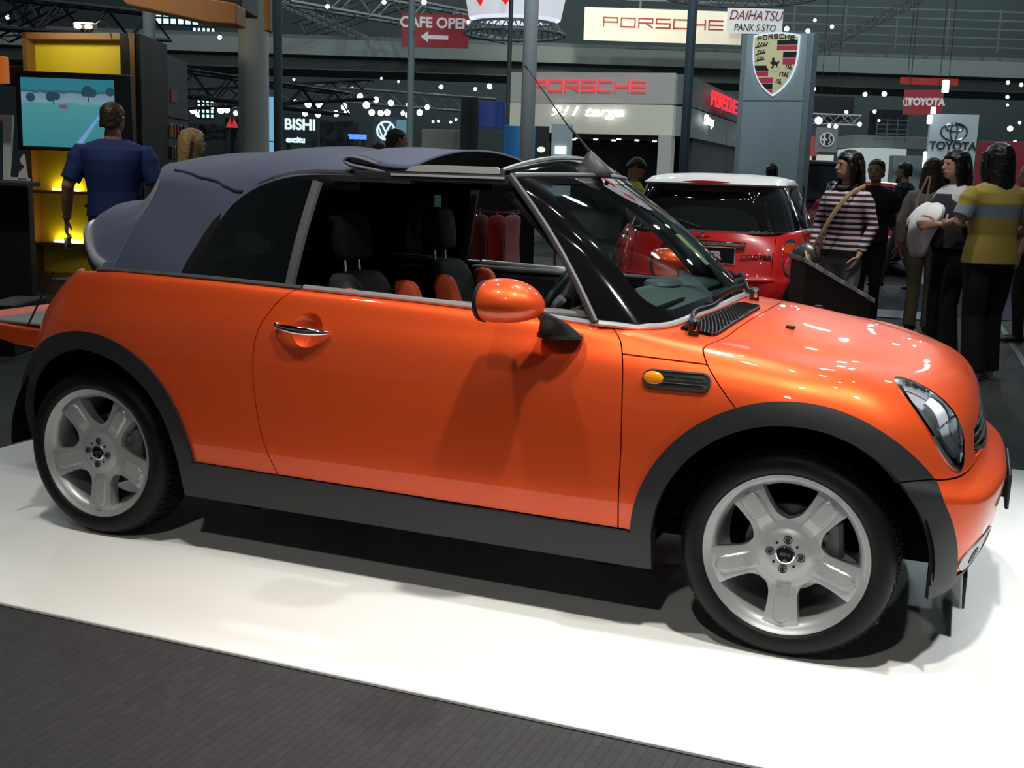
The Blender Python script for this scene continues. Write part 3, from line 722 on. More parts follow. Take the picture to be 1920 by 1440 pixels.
def wopen(s, t):                                        # + inside the clear part
    hs, ht = .85, .437; u = abs(s)-(hs-.16); v = abs(t-.503)-(ht-.14)
    return -(math.hypot(max(u/.16, 0), max(v/.14, 0))-1 if (u > 0 and v > 0) else max(u/.16, v/.14)-1)
def wclip(sign):
    out = []
    for P in ws:
        Q = []
        v = [sign*wopen(p[1], p[2]) for p in P]
        if max(v) <= 0: continue
        for a in range(4):
            b = (a+1) % 4
            if v[a] >= 0: Q.append(P[a][0])
            if v[a]*v[b] < 0: t = v[a]/(v[a]-v[b]); Q.append(P[a][0]+(P[b][0]-P[a][0])*t)
        if len(Q) > 2: out.append(Q)
    return out
def raw(name, polys, material, parent, thick=0.0, off=0.0):
    V = []; N = []; key = {}; F = []
    for P in polys:
        idx = []
        for p in P:
            q = p[:3]+p[3:]*off; k = tuple(np.round(q*2e4).astype(int))
            if k not in key: key[k] = len(V); V.append(tuple(q)); N.append(tuple(p[3:]))
            if key[k] not in idx: idx.append(key[k])
        if len(idx) > 2: F.append(tuple(idx))
    F2_ = []
    for f in F:
        a, b, c = (np.array(V[f[i]]) for i in (0, 1, 2)); F2_.append(f if np.dot(np.cross(b-a, c-b), N[f[0]]) > 0 else f[::-1])
    me = bpy.data.meshes.new(name); me.from_pydata(V, [], F2_); me.materials.append(material); me.polygons.foreach_set('use_smooth', [True]*len(F))
    me.normals_split_custom_set([N[l.vertex_index] for l in me.loops])
    o = bpy.data.objects.new(name, me); COL.objects.link(o); o.parent = parent
    if thick: k = o.modifiers.new('s', 'SOLIDIFY'); k.thickness = thick
    return o
wscr = raw('windscreen', wclip(1), WGLASS, car)
raw('windscreen_border', wclip(-1), GLOSSBLACK, wscr, off=.0015)
# sun visor mark, sticker
m = MB(); g = [[tuple(np.array(wsurf(.02+.10*a, .52+.24*b))+np.array([-.004, 0, -.006])) for b in np.linspace(0, 1, 6)] for a in (0, 1)]; m.grid(g)
m.build('registration_sticker', mat('sticker_yellow', (.62, .60, .36), .6), wscr)
for s in (-1, 1):
    m = MB(); pts = [wsurf(s*1.0, t)+np.array([-.012, s*.006, 0]) for t in np.linspace(-.01, 1.0, 16)]; m.tube(pts, [(.012, .010)]*16, 8); m.build('pillar_seal', mat('grey_seal', (.07, .07, .07), .45, .2), car)
    m = MB(); pts = [wsurf(s*.93, t)+np.array([-.050, 0, -.045]) for t in np.linspace(0.02, .93, 12)]; m.tube(pts, [(.030, .018)]*12, 8, upv=(0, 1, 0)); m.build('windscreen_pillar', INNER, car)
m = MB(); m.tube([hdr(w)+np.array([-.004, 0, .004]) for w in np.linspace(-.62, .62, 33)], .0095, 8)
bars = [hdr(w)*np.array([0, 1, 0])+np.array([1.515-.03*(w/.62)**2, 0, 1.415-.055*(abs(w)/.62)**2.2]) for w in np.linspace(-.62, .62, 33)]
m.tube(bars, .0105, 8); hb = m.build('header_frame', SILVER, car)
m = MB(); m.grid([[tuple(hdr(w)*(1-k)+b*k+np.array([0, 0, .012*math.sin(PI*k)])) for k in np.linspace(0, 1, 6)] for w, b in zip(np.linspace(-.62, .62, 33), bars)]); m.build('header_panel', GLOSSBLACK, hb)
m = MB(); m.box((1.50, 0, 1.335), (.10, 1.16, .03), bev=.01); m.build('header_lining', INNER, hb)
# aerial at the middle of the header
m = MB(); m.rings([[(x-.0+r*1.9*math.cos(a), .0+r*math.sin(a), z) for a in np.linspace(0, 2*PI, 17)[:-1]] for x, z, r in ((1.592, 1.352, .032), (1.590, 1.375, .031), (1.584, 1.40, .025), (1.577, 1.42, .016), (1.572, 1.438, .007), (1.571, 1.446, .002))])
ab = m.build('aerial_base', mat('aerial_grey', (.07, .07, .075), .4), car, smooth=180)
m = MB(); m.tube([(1.573, 0, 1.438), (1.49, 0, 1.525)], [.006, .0042], 8); m.tube([(1.49, 0, 1.522), (1.313, 0, 1.737)], [.0026, .0016], 6); m.tube([(1.318, 0, 1.731), (1.308, 0, 1.743)], .0035, 6); m.build('aerial_rod', BLACK, ab)
# interior mirror
m = MB(); m.ball((1.62, .0, 1.275), .05, 14, 8, .35, 2.2, .7); m.tube([(1.62, 0, 1.29), (1.64, 0, 1.34)], .008, 6); m.build('rear_view_mirror', BLACK, wscr)

# ------------------------------------------------------------------ canvas top, pulled back for the sunroof position, rear hem lifted
SECT = np.array([(.722, .962), (.705, 1.05), (.680, 1.16), (.652, 1.25), (.628, 1.305), (.585, 1.338), (.50, 1.368), (.38, 1.390), (.2, 1.405), (0, 1.41)])
secw = interp([(i, p[0]) for i, p in enumerate(SECT)]); secz = interp([(i, p[1]) for i, p in enumerate(SECT)])
def top_pt(s, k):                                       # s 0 rear..1 front, k 0 belt..9 centre
    w = secw(k); z = secz(k)
    cr = max(0, (k-3.5)/5.5)                            # crown share
    xr = .028+(min(z, 1.31)-.965)*.50-.26*cr**1.2+.0; x = xr+(1.02-xr)*s
    if cr > 0:
        z += cr*(-.055*(1-s)**4+.018*math.sin(min(1, s*1.25)*PI)+.020*math.exp(-((x-.62)/.16)**2)+.006*math.exp(-((x-.16)/.07)**2)-.012*math.exp(-((x-.33)/.09)**2))
    z -= .010*math.exp(-((k-4.2)/.8)**2)*math.exp(-((x-.40)/.10)**2)
    w += .010*math.sin(x*9+k*1.1)*math.sin(PI*min(k/4.0, 1))*.8
    w -= .018*math.exp(-((k-2.0)/1.6)**2)*math.exp(-((x-.28)/.08)**2)*0
    return x, w, z
archz = interp([(.335, .955), (.355, .99), (.45, 1.145), (.52, 1.23), (.60, 1.285), (.70, 1.318), (.80, 1.330), (1.2, 1.333)])
TG = np.array([[top_pt(i/56., 9*j/54.) for j in range(55)] for i in range(57)]); TN = normals(TG)
if TN[30, 10, 1] < 0: TN = -TN
def archf(x, w, z): return (z-archz(x)) if x > .335 else 1
TP = clip(soup(TG, TN), archf)
top = panel('canvas_top', TP, FABRIC, car, center=True, thick=.012)[0]
panel('headlining', TP, INNER, top, off=-.014, center=True, thick=0)
# seam welt across the crown shoulder and down to the window arch
for s in (-1, 1):
    m = MB(); pts = []
    for x in np.linspace(.205, .535, 18):
        k = 4.7-1.45*((x-.205)/.33)**.9; q = min(TG.reshape(-1, 3), key=lambda p: abs(p[0]-x)*3+abs(p[2]-(secz(k)))) ; pts.append((q[0], s*(q[1]+.004), q[2]))
    P_ = np.array(pts); P_[:, 2] = np.convolve(np.pad(P_[:, 2], 2, 'edge'), np.ones(5)/5, 'valid'); P_[:, 1] = np.convolve(np.pad(P_[:, 1], 2, 'edge'), np.ones(5)/5, 'valid')
    m.tube([tuple(p) for p in P_], .005, 6).build('hem_seam', mat('seam_navy', (.03, .032, .06), .9), top)
    m = MB(); pts = []
    for t in np.linspace(.337, .95, 44):
        z = archz(t); kk = np.interp(z, [p[1] for p in SECT], range(len(SECT))); pts.append((t, s*(secw(kk)-.012), z-.016))
    m.tube(pts, [(.034, .014)]*len(pts), 10, upv=(0, 0, 1)).build('window_arch_seal', BLACK, car)
# rear curtain with the lifted chrome hem
ringp = [(-.02, .70, .975), (-.09, .672, 1.00), (-.165, .62, 1.050), (-.235, .54, 1.095), (-.285, .42, 1.110), (-.31, .24, 1.11), (-.32, 0, 1.11)]
ring = [(x, -w, z) for x, w, z in ringp]+[(x, w, z) for x, w, z in ringp[::-1][1:]]
def smoothp(pts, n):
    a = np.array(pts); t = np.linspace(0, len(a)-1, n); return catm(a, np.minimum(t, len(a)-1-1e-6))
RP = smoothp(ring, 61)
edge = []
for i in range(61):
    a = -1+2*i/60.; k = 9*(1-abs(a))**.9; x, w, z = top_pt(0, k); edge.append((x, math.copysign(w, a), z))
g = []
for i in range(61):
    e = np.array(edge[i]); r = RP[i]; col_ = []
    for t in np.linspace(0, 1, 13):
        p = e*(1-t)+r*t; p = p+np.array([.07*math.sin(PI*t)*(1-abs(-1+i/30.))**.5+.012*math.sin(i*.9+t*5)*math.sin(PI*t), 0, -.05*math.sin(PI*t)+.095*(t**4*(1-t)*12*.8)*(1-abs(-1+i/30.)**1.6)]); col_.append(tuple(p))
    g.append(col_)
m = MB(); m.grid(g); rc = m.build('rear_curtain', FABRIC, top, smooth=180, solid=.006)
m = MB(); m.tube([tuple(p) for p in RP], [(.023, .015)]*61, 8, upv=(0, 0, 1)).build('chrome_hem', BRIGHT, rc)
m = MB(); m.tube([(p[0], p[1], p[2]-.028) for p in RP], [(.022, .014)]*61, 8, upv=(0, 0, 1)).build('hem_lip', BLACK, rc)
# folded front panel of the roof
ze = interp([(.90, 1.388), (1.0, 1.372), (1.08, 1.362), (1.16, 1.362), (1.30, 1.392), (1.45, 1.396), (1.54, 1.388)])
def crown(w, h): return h*(1-(abs(w)/.60)**2.2)
XS = np.linspace(.93, 1.155, 14); WS = np.linspace(-.60, .60, 31)
m = MB(); m.grid([[(x, w, ze(x)+crown(w, .050+.022*math.sin(PI*(x-.93)/.40))) for w in WS] for x in XS], flip=True)
fl = m.build('folded_roof_panel', FABRIC, top, smooth=180, solid=.010)
def low(x): return .012+.020*max(0, min(1, (x-.98)/.15))
m = MB(); gt = [[(x, w, ze(x)+crown(w, .050+.022*math.sin(PI*(x-.93)/.40))-.008) for w in WS] for x in XS if x > .98]; gb = [[(x-.02, w*.985, ze(x)+crown(w, .05)-.010-low(x)) for w in WS] for x in XS if x > .98]
m.grid(gt, True); m.grid(gb); 
for s_ in (0, -1): m.grid([[gt[i][s_], gb[i][s_]] for i in range(len(gt))], flip=(s_ == 0))
m.grid([gt[-1], gb[-1]]); m.build('panel_underside', INNER, fl, smooth=30)
path = smoothp([(1.03, 1.371), (.97, 1.387), (.925, 1.392), (.905, 1.380), (.93, 1.366), (.99, 1.356), (1.05, 1.346), (1.07, 1.333), (1.05, 1.320), (.98, 1.318), (.93, 1.322)], 50)
m = MB(); m.grid([[(x, w, z+crown(w, .045)) for w in WS] for x, z in path]); m.build('roof_fold', FABRIC, fl, smooth=180, solid=.009)
m = MB(); 
for w in (-.60, .60): m.tube([(x, w, z) for x, z in path], .006, 6)
m.build('fold_piping', mat('piping_grey', (.16, .165, .19), .6), fl, smooth=180)
for s in (-1, 1):
    m = MB(); m.box((1.24, s*.625, 1.334), (.56, .022, .030), bev=.005); m.box((1.02, s*.62, 1.322), (.3, .03, .02)); m.build('roof_rail', INNER, top)
    m = MB(); m.box((1.30, s*.637, 1.340), (.40, .006, .007)); m.prism([(1.135, 1.352), (1.16, 1.368), (1.21, 1.374), (1.46, 1.374), (1.49, 1.352)], min(s*.600, s*.606), max(s*.600, s*.606), 'xz'); m.build('rail_trim', mat('rail_silver', (.55, .55, .53), .4, .3), top)
    # quarter window and its post
    m = MB(); a = (.765, s*.712, .967); b = (.838, s*.657, 1.308); n_ = 8
    m.tube([tuple(np.array(a)*(1-t)+np.array(b)*t+np.array([.0, s*.010*math.sin(PI*t), 0])) for t in np.linspace(0, 1, n_)], [(.020, .012)]*n_, 8, upv=(1, 0, 0)); m.build('window_post', mat('post_grey', (.12, .12, .125), .5), car)
    pts = [(.36, .97), (.40, 1.06), (.46, 1.15), (.53, 1.235), (.61, 1.285), (.71, 1.312), (.83, 1.315), (.80, 1.15), (.765, .97)]
    m = MB(); m.add([(x, s*(.715-.17*(z-.965)), z) for x, z in pts], [tuple(range(len(pts)))]); m.build('quarter_window', DGLASS, car, smooth=0)
# ------------------------------------------------------------------ open tailgate at the rear
m = MB(); prof = [(-.50, .655), (-.58, .650), (-.70, .655), (-.82, .675), (-.93, .71), (-.98, .745), (-.975, .76), (-.90, .745), (-.80, .732), (-.64, .725), (-.50, .722)]
prof = [(x, z-.05) for x, z in prof]; m.prism(prof, -.46, .46, 'xz'); tg = m.build('tailgate', ORANGE, car, smooth=40, bevel=.006)
m = MB(); m.box((-.72, 0, .688), (.40, .84, .012), bev=.004); tl = m.build('tailgate_lining', mat('light_grey_lining', (.22, .22, .22), .8), tg)
m = MB(); m.box((-.60, -.30, .695), (.05, .06, .006)); m.box((-.60, .30, .695), (.05, .06, .006)); m.build('lining_recess', BLACK, tl)
for s in (-1, 1): m = MB(); m.tube([(-.46, s*.49, .92), (-.62, s*.47, .695)], .004, 6); m.build('tailgate_cable', BLACK, tg)
# ------------------------------------------------------------------ exterior fittings
for s, dr in ((-1, doors[0]), (1, doors[1])):
    m = MB(); n_ = 22; yb = surf(.88, .832)
    rs = []
    for i in range(n_):
        t = i/(n_-1.); x = .782+.206*t; h = .0125*math.sin(PI*min(max(t*.9+.08, 0), 1))**.6+.002; y = yb+.010+.030*math.sin(PI*t)**.7; zz = .838-.007*t
        rs.append([(x, s*(y+.010*math.cos(a)*(.5+.5*math.sin(PI*t))), zz+h*math.sin(a)) for a in np.linspace(0, 2*PI, 13)[:-1]])
    m.rings(rs); h_ = m.build('door_handle', CHROME, dr, smooth=180)
    m = MB(); m.ball((.790, s*(yb+.012), .839), .013, 12, 8); m.build('lock_barrel', CHROME, h_, smooth=180)
for s, wg in ((-1, wings[0]), (1, wings[1])):
    def cap_poly(x0, x1, zc, r, n=12): return [(x0+r-r*math.sin(a), zc+r*math.cos(a)) for a in np.linspace(0, PI, n)]+[(x1-r+r*math.sin(a), zc-r*math.cos(a)) for a in np.linspace(0, PI, n)]
    def onside(poly, off): return [(x, s*(surf(x, z)+off), z) for x, z in poly]
    m = MB(); A = cap_poly(2.028, 2.228, .787, .026); B = cap_poly(2.031, 2.225, .787, .0225)
    o_ = onside(A, -.002); i_ = onside(A, .008); j_ = onside(B, .008); k_ = onside(B, .001); m.rings([o_, i_, j_, k_], cap=False); sr = m.build('side_vent_frame', TRIM, wg)
    m = MB(); m.add(onside(B, .0045), [tuple(range(24))]); m.build('vent_backing', BLACK, sr, smooth=0)
    for zz in (.796, .787, .778): m = MB(); m.tube([(x, s*(surf(x, zz)+.0065), zz) for x in np.linspace(2.085, 2.218-.012*(abs(zz-.787) > .004), 6)], .0014, 6); m.build('vent_bar', CHROME, sr)
    m = MB(); st = len(m.v); m.ball((2.060, s*(surf(2.06, .787)+.004), .787), .0215, 20, 12, 1.42, .42, .98); m.build('side_repeater', AMBER, sr, smooth=180)
# mirrors
for s in (-1, 1):
    e = empty('door_mirror'); e.parent = car
    m = MB(); rs = []
    for x, r, dz in ((1.583, .80, 0), (1.588, .93, 0), (1.61, 1.02, 0), (1.65, 1.04, .002), (1.69, .96, .002), (1.725, .78, 0), (1.750, .52, -.004), (1.763, .28, -.006), (1.768, .05, -.007)):
        rs.append([(x+.0, s*(.965+.093*r*math.cos(a)), .990+dz+.066*r*math.sin(a)*(1 if math.sin(a) > 0 else .92)) for a in np.linspace(0, 2*PI, 29)[:-1]])
    m.rings(rs); m.build('mirror_shell', ORANGE, e, sub=1, smooth=180)
    m = MB(); m.rings([[(1.590-k*.010, s*(.965+.093*q*math.cos(a)), .990+.064*q*math.sin(a)) for a in np.linspace(0, 2*PI, 29)[:-1]] for k, q in ((0, .97), (1, .93), (1, .85), (.4, .84))]); m.build('mirror_rim', BLACK, e)
    rs = []
    for cx, cy, z, rx, ry in ((1.766, .815, .884, .068, .054), (1.764, .820, .902, .060, .052), (1.756, .838, .925, .044, .040), (1.742, .868, .945, .034, .030), (1.722, .900, .962, .028, .030), (1.70, .925, .98, .02, .02)):
        rs.append([(cx+rx*math.cos(t), s*(cy+ry*math.sin(t)), z+.10*(rx*math.cos(t))*(-1 if z > .9 else 0)) for t in np.linspace(0, 2*PI, 25)[:-1]])
    m = MB(); m.rings(rs); m.build('mirror_foot', BLACK, e, smooth=60)
    m = MB(); m.rings([[(1.762+a*.071+.004, s*(.815+b*.056), z) for a, b in [(math.cos(t), math.sin(t)) for t in np.linspace(0, 2*PI, 29)[:-1]]] for z in (.880, .888, .891)]); m.build('foot_gasket', TRIM, e)
# scuttle vent with hexagonal holes (driver side), wipers
m = MB(); cells = []
vb = []
for w in np.linspace(.095, .600, 22): vb.append((baseX(w)+.030+.012*(1-math.sin(PI*(w-.095)/.505)**.25), w))
for w in np.linspace(.600, .095, 22): vb.append((seamX(w)-.020-.012*(1-math.sin(PI*(w-.095)/.505)**.25), w))
m = MB(); gq = []
for i in range(22):
    (xa, wa), (xb, wb) = vb[i], vb[43-i]; gq.append([(xa+(xb-xa)*t, -(wa+(wb-wa)*t), surfz(xa+(xb-xa)*t, wa+(wb-wa)*t)+.006) for t in np.linspace(0, 1, 7)])
m.grid(gq)
m.rings([[(x, -w, surfz(x, w)+.0005) for x, w in vb], [(x, -w, surfz(x, w)+.0095) for x, w in vb], [(x+.004*(1 if i < 22 else -1), -w, surfz(x, w)+.0095) for i, (x, w) in enumerate(vb)], [(x+.004*(1 if i < 22 else -1), -w, surfz(x, w)+.003) for i, (x, w) in enumerate(vb)]], cap=False)
sv = m.build('scuttle_vent', TRIM, car, smooth=0)
m = MB()
for r in range(44):
    w = .108+r*.0114
    for c_ in range(9):
        lo, hi = baseX(w)+.042, seamX(w)-.031; x = lo+(c_+.5*(r % 2))*.0118
        if x < hi: m.prism([(x+.0044*math.cos(a), -w+.0062*math.sin(a)) for a in np.linspace(0, 2*PI, 7)[:-1]], surfz(x, w)+.0035, surfz(x, w)+.0075)
m.build('vent_mesh_holes', GAP, sv, smooth=0)
def wn(s_, t_, h): i = int(round((s_+1)/2*NS)); j = int(round(t_*NT)); return WG[i, j]+WN[i, j]*h
def wiper(pv, path, blade, nm='wiper'):
    e = empty(nm); e.parent = car; m = MB(); m.cyl((pv[0], pv[1], pv[2]+.004), .017, .036, 14); m.ball((pv[0], pv[1], pv[2]+.024), .0185, 12, 8, 1.2, 1, .9); m.build('wiper_spindle', BLACK, e)
    pts = smoothp([(pv[0], pv[1], pv[2]+.024)]+[tuple(wn(*q)) for q in path], 14); m = MB(); m.tube([tuple(q) for q in pts], [(.013-.0006*k, .008-.0003*k) for k in range(14)], 8); m.build('wiper_arm', BLACK, e)
    n_ = 14; m = MB(); m.tube([tuple(wn(blade[0][0]+(blade[1][0]-blade[0][0])*t, blade[0][1]+(blade[1][1]-blade[0][1])*t, .016+.012*math.sin(PI*t))) for t in np.linspace(0, 1, n_)], [(.011, .005)]*n_, 6, upv=(0, 0, 1)); m.build('wiper_blade', BLACK, e)
    m = MB(); m.box((pv[0]+.006, pv[1]-.013, pv[2]+.020), (.014, .008, .03), bev=.002); m.build('spindle_clip', CHROME, e)
wiper((2.125, -.63, .905), [(-.62, 1.0, .016), (-.42, .985, .014), (-.15, .96, .014)], ((-.38, .975), (.42, .925)))
wiper((2.175, .10, .945), [(.25, 1.0, .02), (.40, .96, .02), (.52, .93, .02)], ((.14, .975), (.84, .88)))
for s in (-1, 1): m = MB(); x, w = 2.372, .35; m.box((x, s*w, surfz(x, w)+.005), (.030, .014, .010), bev=.003); m.build('washer_jet', BLACK, car)
# ------------------------------------------------------------------ cabin
cab = empty('cabin'); cab.parent = car
m = MB(); m.box((.95, 0, .31), (1.7, 1.42, .05)); m.box((.36, 0, .45), (.55, 1.40, .25)); m.box((1.02, 0, .42), (.9, .18, .18), bev=.03); m.build('cabin_floor', INNER, cab)
def seat(y, back=False):
    e = empty('rear_seat' if back else 'front_seat'); e.parent = car; X = .30 if back else .92; L = .06 if back else 0
    def slab(x0, z0, x1, z1, hw0, hw1, th, nm, mt, yy=y, n=9, sub=1):
        m = MB(); rs = []
        for t in np.linspace(0, 1, n):
            x, z, hw = x0+(x1-x0)*t, z0+(z1-z0)*t, hw0+(hw1-hw0)*t; f_ = .6+.4*math.sin(PI*min(max(t*.92+.04, 0), 1))**.4
            rs.append([(x+th*f_*math.copysign(abs(math.cos(a))**.6, math.cos(a)), yy+hw*f_*math.copysign(abs(math.sin(a))**.5, math.sin(a)), z) for a in np.linspace(0, 2*PI, 17)[:-1]])
        m.rings(rs); return m.build(nm, mt, e, sub=sub, smooth=180)
    slab(X+.06-L, .50, X-.10, 1.00, .215, .19, .065, 'seat_back', SEATBLK)
    slab(X-.105, 1.03, X-.135, 1.21, .105, .115, .045, 'headrest', SEATBLK)
    m = MB(); m.rings([[(x, y+.24*math.copysign(abs(math.sin(a))**.4, math.sin(a)), .46+.07*math.copysign(abs(math.cos(a))**.6, math.cos(a))) for a in np.linspace(0, 2*PI, 17)[:-1]] for x in np.linspace(X-.02, X+.46, 7)]); m.build('seat_cushion', SEATBLK, e, sub=1, smooth=180)
    if not back:
        for q in (-1, 1):
            slab(X+.13, .52, X-.005, .955, .050, .035, .055, 'side_bolster', SEATORG, y+q*.205)
        m = MB(); m.tube([(X-.11, y-.05, .98), (X-.12, y-.05, 1.06)], .007, 6); m.tube([(X-.11, y+.05, .98), (X-.12, y+.05, 1.06)], .007, 6); m.build('headrest_post', CHROME, e)
for y in (-.37, .37): seat(y)
for y in (-.33, .33): seat(y, True)
# steering wheel
e = empty('steering_wheel'); e.parent = car
m = MB(); M = Matrix.Translation((1.60, -.37, .90)) @ Matrix.Rotation(-1.13, 4, 'Y')
st = len(m.v); m.tube([(.182*math.cos(a), .182*math.sin(a), 0) for a in np.linspace(0, 2*PI, 41)], .0155, 10, cap=False); m.xf(M, st); m.build('wheel_rim', BLACK, e, smooth=180)
m = MB(); st = 0; m.cyl((0, 0, 0), .062, .035, 20)
m.xf(M, st); m.build('wheel_boss', BLACK, e)
for a in (.1, PI-.1, -PI/2): m = MB(); m.tube([(.05*math.cos(a), .05*math.sin(a), 0), (.178*math.cos(a), .178*math.sin(a), 0)], [(.020, .007), (.013, .006)], 8, upv=(0, 0, 1)); m.xf(M); m.build('wheel_spoke', SILVER, e)
m = MB(); st = 0; m.lathe([(.001, 0), (.05, 0), (.055, -.012), (.062, -.012), (.062, .05)], axis='x', c=(1.70, -.37, 1.0), n=28); m.build('rev_counter', CHROME, e)
# dashboard
m = MB(); sec_ = [(1.76, .60), (1.735, .80), (1.740, .91), (1.765, .962), (1.84, .985), (1.95, .972), (2.035, .935), (2.06, .91)]
m.rings([[(min(x-.02*(abs(w)/.66)**2, baseX(abs(w))-.035), w, z-.012*(abs(w)/.66)**2) for x, z in sec_]+[(min(2.06, baseX(abs(w))-.035), w, .60)] for w in np.linspace(-.665, .665, 19)]); ds = m.build('dashboard', DASH, car, smooth=50)
m = MB(); m.box((1.99, -.38, .960), (.012, .36, .006)); m.box((1.99, .38, .960), (.012, .36, .006)); m.box((1.86, -.02, .968), (.10, .12, .012)); m.build('demister_slot', BLACK, ds)
m = MB(); m.rings([[(1.86+.06*math.cos(a)*r, .02+.10*math.sin(a)*r, .984+h) for a in np.linspace(0, 2*PI, 17)[:-1]] for r, h in ((1.1, 0), (1, .012), (.7, .014))]); m.build('speaker_pod', mat('pod_grey', (.12, .14, .14), .5), ds)
# door cards
for s in (-1, 1):
    m = MB(); m.box((1.30, s*.70, .70), (1.06, .05, .44), bev=.01); m.box((.45, s*.70, .72), (.55, .06, .42), bev=.01); dc = m.build('door_card', INNER, car)
    m = MB(); m.box((1.32, s*.705, .940), (1.02, .045, .022), bev=.008); m.build('door_top_rail', mat('rail_grey', (.14, .14, .145), .6), dc)
m = MB(); m.box((.17, 0, .90), (.12, 1.2, .10), bev=.03); m.box((-.12, 0, .90), (.42, 1.30, .02)); m.build('hood_box', INNER, cab)
# ------------------------------------------------------------------ cars behind
TA_GR = GRID
def hatch(loc, rz, paint, roofmat, label, name='hatchback_car'):
    c = empty(name, loc, rz, label, 'car')
    P = soup(GRID, GN, v1=8*NV); P = clip(P, aR); P = clip(P, aF); P = clip(P, lambda x, w, z: z-.335)
    P += clip(soup(GRID, GN, u0=8*NU, v0=8*NV), lambda x, w, z: x-baseX(w) if w < .757 else 1)
    body = panel('body', P, paint, c, center=True, thick=.01)[0]
    Q = clip(clip(clip(soup(GRID, GN, v1=4*NV), lambda x, w, z: .334-z), iR), iF); panel('lower_skirt', Q, TRIM, c, center=True)
    for cx, nm in ((0, 'a'), (2.467, 'b')):
        A = soup(GRID, GN, v1=8*NV); A = clip(A, lambda x, w, z: archd(x, z, cx)-RI); A = clip(A, lambda x, w, z: RO+.006-archd(x, z, cx)); A = clip(A, lambda x, w, z: w-.5)
        panel('wheel_arch_trim', A, TRIM, c, off=.008, thick=.03)
    for (x, y, r) in ((0, -.79, 0), (2.467, -.79, 0), (0, .79, PI), (2.467, .79, PI)):
        w = copy_tree(wh, c); w.location = (x, y, .308); w.rotation_euler = (0, 0, r)
        m = MB(); m.cyl((x, math.copysign(.62, y), .31), .385, .3, 28, 'y'); m.build('wheel_liner', GAP, c)
    def ring(x0, x1, hw, z, e=5.0, n=72, tap=0, xw=1.75):
        cx, hx = (x0+x1)/2, (x1-x0)/2; out = []
        for t in np.linspace(0, 2*PI, n+1)[:-1]:
            cs, sn = math.cos(t), math.sin(t); out.append((cx+hx*math.copysign(abs(cs)**(2/e), cs), hw*math.copysign(abs(sn)**(2/e), sn), z))
        return out
    m = MB(); m.rings([ring(-.375, 2.06, .742, .945), ring(-.36, 1.94, .702, 1.05), ring(-.335, 1.72, .648, 1.20), ring(-.30, 1.52, .598, 1.325), ring(-.28, 1.45, .57, 1.345)]); m.build('glasshouse', DARKGL, c, smooth=50)
    m = MB(); m.rings([ring(-.375, 2.06, .742, .936), ring(-.375, 2.06, .748, .950), ring(-.372, 2.05, .742, .958)]); m.build('chrome_belt', CHROME, c, smooth=40)
    m = MB(); m.rings([ring(-.345, 1.50, .600, 1.322), ring(-.375, 1.515, .612, 1.335), ring(-.36, 1.50, .607, 1.352, 4), ring(-.26, 1.40, .585, 1.385, 3.5), ring(-.10, 1.2, .48, 1.41, 3), ring(.15, 1.0, .28, 1.424, 2.6), ring(.5, .6, .05, 1.428, 2)]); m.build('roof', roofmat, c, smooth=70)
    for x in (.72,):
        for s in (-1, 1): m = MB(); m.box((x, s*.69, 1.13), (.05, .012, .42)); m.build('door_pillar', BLACK, c)
    # rear end
    m = MB(); m.rings([[(-.382+.5*(abs(y)/.62)**4*.05-k*.006, y, 1.345+h*(1-(abs(y)/.215)**2)) for k, h in ((0, -.012), (1, -.010), (1, .012), (0, .014))] for y in np.linspace(-.20, .20, 13)]); m.build('high_brake_lamp', REDLENS, c)
    def rearx(w, z): 
        g = GRID[:3*NU, 3*NV:8*NV+1]; d = (g[:, :, 1]-w)**2+(g[:, :, 2]-z)**2; i, j = np.unravel_index(np.argmin(d), d.shape); return g[i, j, 0]
    m = MB(); m.tube([(rearx(.34*abs(t), .845)-.03, .34*t-.03, .845+.006*(1-t*t)) for t in np.linspace(-1, 1, 15)], [(.020, .016)]*15, 8, upv=(0, 0, 1)); m.build('boot_handle', CHROME, c)
    m = MB(); m.box((rearx(0, .76)-.02, -.03, .755), (.02, .52, .13), bev=.004); pl = m.build('number_plate', mat('plate_black', (.01, .01, .012), .4), c)
    m = MB()
    for a, b in (((0, .068), (.535, .012)), ((0, -.068), (.535, .012))): m.box((rearx(0, .76)-.033, -.03, .755+a[1]), (.004, b[0], .005))
    for y in (-.293, .233): m.box((rearx(0, .76)-.033, y, .755), (.004, .005, .14))
    m.build('plate_frame', mat('plate_white', (.75, .75, .75), .5), pl)
    text('plate_lettering', 'COOPER', (rearx(0, .76)-.033, -.01, .752), .086, mat('plate_letter_white', (.8, .8, .8), .5), pl, rot=(PI/2, 0, -PI/2), ext=.002, sx=1.0, bold=.004)
    text('model_badge', 'COOPER', (rearx(.45, .745)-.012, -.46, .748), .052, CHROME, c, rot=(PI/2, 0, -PI/2+.25), ext=.003, sx=1.25, bold=.001)
    m = MB(); X = rearx(0, .91)-.010; m.lathe([(.001, -.012), (.018, -.010), (.022, 0)], c=(X, 0, .908), axis='x', n=20)
    for s in (-1, 1):
        for k in range(3): m.prism([(s*.022, .900+.008*k), (s*(.075-.014*(2-k)), .898+.010*k), (s*(.078-.014*(2-k)), .902+.010*k), (s*.022, .906+.008*k)][::s], X-.008, X-.002, 'yz')
    m.build('winged_emblem', CHROME, c)
    # tail lamps
    def tl(x, w, z): return 1-((abs(w-.715+.10*(z-.74))/.058)**2.3+(abs(z-.750)/.150)**2.6) if x < 0 else -1
